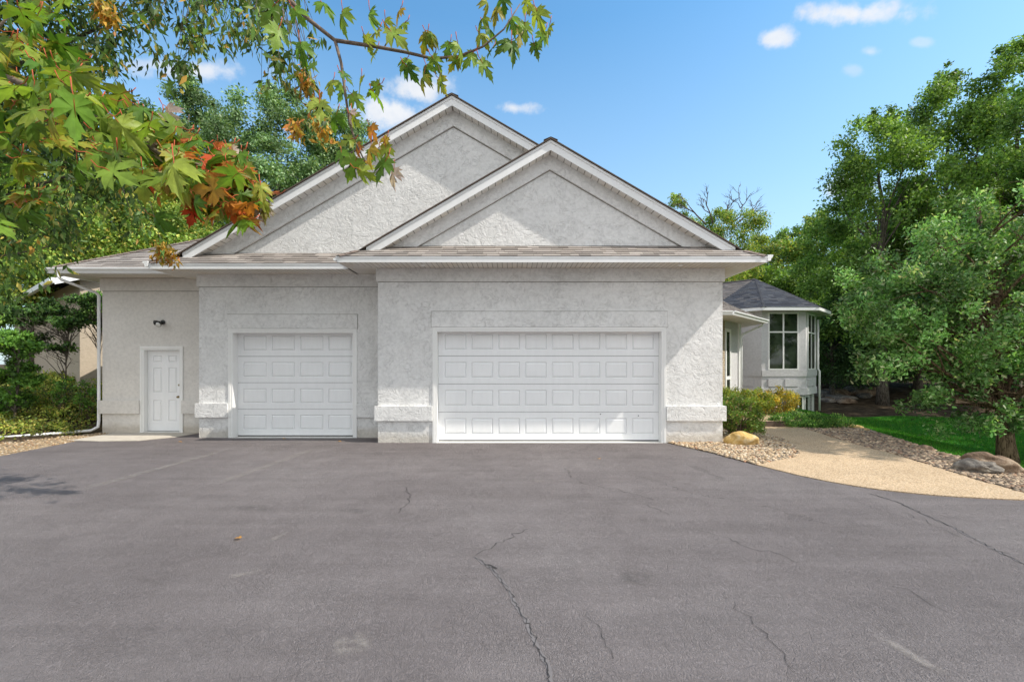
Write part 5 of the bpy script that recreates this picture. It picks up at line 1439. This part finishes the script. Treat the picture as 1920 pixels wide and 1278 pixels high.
    for (px, py, s, pal) in ((505, 25, 62, GREENS), (520, 70, 62, GREENS), (565, 95, 55, GREENS), (560, 30, 40, GREENS), (612, 12, 55, GREENS), (640, 35, 60, GREENS), (690, 35, 48, GREENS), (745, 25, 36, YEL), (700, 65, 42, GREENS), (720, 45, 36, GY), (745, 70, 56, GREENS), (752, 50, 40, GREENS), (690, 85, 44, GREENS), (700, 100, 36, GREENS),
                             (757, 118, 38, GREENS), (795, 80, 46, PALE[:1]+GREENS), (812, 68, 36, GREENS), (770, 135, 44, GREENS), (790, 150, 38, GREENS), (800, 135, 50, GY), (818, 120, 40, ORG+GREENS), (828, 160, 50, GREENS), (840, 92, 38, GREENS), (865, 95, 44, GREENS), (850, 120, 38, GREENS), (880, 110, 44, GREENS), (912, 130, 52, GREENS), (905, 70, 44, GREENS), (900, 40, 40, GREENS), (925, 60, 52, GREENS), (930, 25, 42, GY), (945, 85, 56, GY), (962, 95, 56, GREENS), (960, 40, 44, YEL+GY), (985, 60, 44, GY), (1010, 35, 52, GY), (1015, 75, 46, GREENS), (1000, 20, 40, GREENS), (1025, 60, 40, GREENS), (975, 70, 50, GY), (920, 95, 40, GREENS), (1005, 95, 38, GREENS), (915, 10, 36, GREENS), (945, 8, 36, GREENS), (985, 10, 34, ORG+GREENS),
                             (620, 160, 44, GREENS), (640, 175, 42, GY), (600, 205, 58, GREENS), (625, 225, 48, GREENS), (675, 160, 44, GREENS), (700, 168, 48, GY), (710, 185, 44, GY), (670, 190, 44, GREENS), (665, 225, 40, GREENS), (650, 145, 36, GREENS), (655, 215, 36, PALE+GREENS), (700, 250, 46, ORG), (690, 285, 50, YEL+ORG), (725, 290, 48, YEL+GY), (715, 315, 60, GREENS+YEL), (660, 315, 60, GY), (640, 295, 48, GREENS), (675, 300, 40, ORG), (700, 290, 42, GY), (685, 325, 50, GY), (735, 330, 46, GY+PALE), (650, 265, 40, GREENS), (720, 270, 40, YEL), (668, 280, 36, ORG)):
        leaf(px, py, 1.66+rng.normal()*.04, px2m(s*.86, 1.66), pal, .6)
    place_leaves(items, 'leaves', t, 502)
maple()

# trees out of frame that shade the lawn and the entry, and show in the window panes
src = [o for o in COL.objects if o.name.startswith('tall_tree') and o.parent is None]
for i, (x, y, s, lb) in enumerate(((19.5, 13.0, .85, 'tall green tree beyond the right edge shading the lawn'), (23, 17.5, .95, 'tall green tree beyond the right edge shading the turret'), (17.5, 9.0, .55, 'mid height tree beyond the right edge shading the near lawn'), (27, -14, 1, 'tall green tree across the street at right'), (38, -20, 1, 'tall green tree across the street at far right'), (48, -8, 1, 'tall green tree far right of the driveway'), (10, -30, 1, 'tall green tree across the street behind the camera'), (-8, -32, 1, 'tall green tree across the street at left'), (22, -34, 1, 'broad green tree across the street'))):
    c = copy_tree(src[i % len(src)]); c.location = (x, y, terrain(x, y)); c.rotation_euler = (0, 0, i*1.3); c.scale = (s, s, s); c['label'] = lb

# fallen leaves on the asphalt
FL = [(446, 1011, 'small yellow fallen leaf alone in the middle of the left driveway'), (1123, 861, 'yellow fallen leaf in front of the double garage door'), (338, 829, 'tan fallen leaf near the concrete pad'), (533, 823, 'pale fallen leaf at the single garage door'), (637, 828, 'brown fallen leaf by the corner between the garage doors')]
rng = np.random.default_rng(600)
for (px, py, lb) in FL:
    g_ = G(px, py); mbx = MB(); V, Fc, pet = TPL[1]
    mbx.v = [(v[0]*.07, v[1]*.07-.03, v[2]*.05+.004+.012*abs(v[0])*3) for v in V[:-4]]
    for f in Fc: mbx.f.append(f); mbx.uv += [(0, 0)]*3; mbx.c += [(.62, .42, .10)]*3; mbx.mi.append(0)
    o = mbx.build('fallen_leaf', M['leafnear'], None, loc=(g_.x, g_.y, .014)); o.rotation_euler = (0, 0, rng.random()*6); tag(o, lb, 'leaf', 'fallen leaves on the driveway')

# ------------------------------------------------------------------ camera, light, sky
cam = bpy.data.cameras.new('camera'); co = bpy.data.objects.new('camera', cam); COL.objects.link(co); sc.camera = co
co.location = (0, 0, EYE); co.rotation_euler = (rad(90), 0, 0)
cam.sensor_width = 36; cam.lens = F/1920*36; cam.shift_y = (HZ-639)/1920; cam.clip_end = 3000; cam.clip_start = .05
SD = Vector((1.05, -.28, 1.17)).normalized()
sun = bpy.data.lights.new('sun', 'SUN'); so = bpy.data.objects.new('sun', sun); COL.objects.link(so)
sun.energy = 5.0; sun.angle = rad(.5); sun.color = (1, .94, .84)
so.rotation_euler = SD.to_track_quat('Z', 'Y').to_euler()
w = bpy.data.worlds.new('World'); sc.world = w; w.use_nodes = True; nt = w.node_tree; nt.nodes.clear(); h = NT(nt)
out = nt.nodes.new('ShaderNodeOutputWorld'); bg = h.n('Background'); h.l(bg.outputs[0], out.inputs[0])
sky = h.n('TexSky', sky_type='NISHITA'); sky.sun_disc = False
sky.sun_elevation = math.asin(SD.z); sky.sun_rotation = math.atan2(SD.x, SD.y)
sky.altitude = 200; sky.air_density = 1.0; sky.dust_density = 1.1; sky.ozone_density = 1.6
bg.inputs[1].default_value = .15
tc = h.n('TexCoord').outputs['Generated']; sep = h.n('SeparateXYZ'); h.l(tc, sep.inputs[0])
az = h.math('ARCTAN2', sep.outputs[0], sep.outputs[1]); el = h.math('ARCSINE', sep.outputs[2])
nz = h.noise(tc, 9, 6, .62); nzv = h.math('MULTIPLY', h.math('SUBTRACT', nz.outputs[0], .5), 3.0)
nz2 = h.noise(tc, 28, 5, .6); nzv2 = h.math('MULTIPLY', h.math('SUBTRACT', nz2.outputs[0], .5), 1.5)
tot = None
for (px, py, rx, ry, amp) in ((1598, 26, 92, 24, 1), (1452, 71, 36, 20, .95), (1630, 97, 26, 12, .5), (1727, 80, 20, 9, .4), (1598, 132, 22, 14, .35), (1580, 350, 48, 24, .95), (962, 203, 36, 15, .95), (790, 168, 60, 30, 1), (735, 212, 95, 28, 1), (355, 133, 85, 20, .9), (300, 122, 60, 16, .7), (520, 130, 22, 16, .45), (700, 85, 30, 10, .2), (-300, 300, 200, 60, .8), (2300, 260, 220, 60, .8)):
    x, z = (px-960)/F, (HZ-py)/F; a0 = math.atan2(x, 1); l = math.sqrt(1+x*x); e0 = math.atan2(z, l)
    ra = rx/F*math.cos(a0)**2; re = ry/F/l*math.cos(e0)**2*1.0
    dx = h.math('DIVIDE', h.math('SUBTRACT', az, a0), ra); kk = -math.sin(e0)*math.sin(a0)/math.cos(a0)*math.cos(e0); dy = h.math('DIVIDE', h.math('SUBTRACT', h.math('SUBTRACT', el, e0), h.math('MULTIPLY', h.math('SUBTRACT', az, a0), kk)), re)
    d = h.math('SQRT', h.math('ADD', h.math('MULTIPLY', dx, dx), h.math('MULTIPLY', dy, dy)))
    v = h.math('SUBTRACT', 1.25, h.math('ADD', d, h.math('ADD', nzv, nzv2)))
    v = h.math('MULTIPLY', h.ramp(v, [(0, 0), (1.0, 1)], 'EASE'), amp)
    tot = v if tot is None else h.math('MAXIMUM', tot, v)
hsv = h.n('HueSaturation'); h.l(h.mix(1.0, sky.outputs[0], (.80, 1.0, .98), 'MULTIPLY'), hsv.inputs['Color']); hsv.inputs['Saturation'].default_value = 1.12; hsv.inputs['Value'].default_value = 1.9
hzf = h.ramp(sep.outputs[2], [(0, .75), (.12, .62), (.34, .28), (.6, 0)])
hazy = h.mix(hzf, hsv.outputs[0], (4.9, 5.7, 6.3))
csh = h.ramp(nz2.outputs[0], [(.3, (5.4, 5.7, 6.2)), (.6, (6.2, 6.3, 6.5))])
skyc = h.mix(h.math('MULTIPLY', tot, .95), hazy, csh)
# unseen cloud bank added behind the viewer to brighten the house front
bk = h.ramp(h.math('MULTIPLY', sep.outputs[1], -1), [(.0, 0), (.28, 1)])
bn = h.ramp(h.noise(tc, 2.6, 6, .6).outputs[0], [(.34, 0), (.5, 1)])
bh = h.ramp(sep.outputs[2], [(0, .55), (.15, 1)])
skyc = h.mix(h.math('MULTIPLY', h.math('MULTIPLY', bk, bn), bh), skyc, (8.6, 8.65, 8.7))
h.l(skyc, bg.inputs[0])
sc.view_settings.view_transform = 'Standard'; sc.view_settings.look = 'None'; sc.view_settings.exposure = 0
sc.render.engine = 'CYCLES'
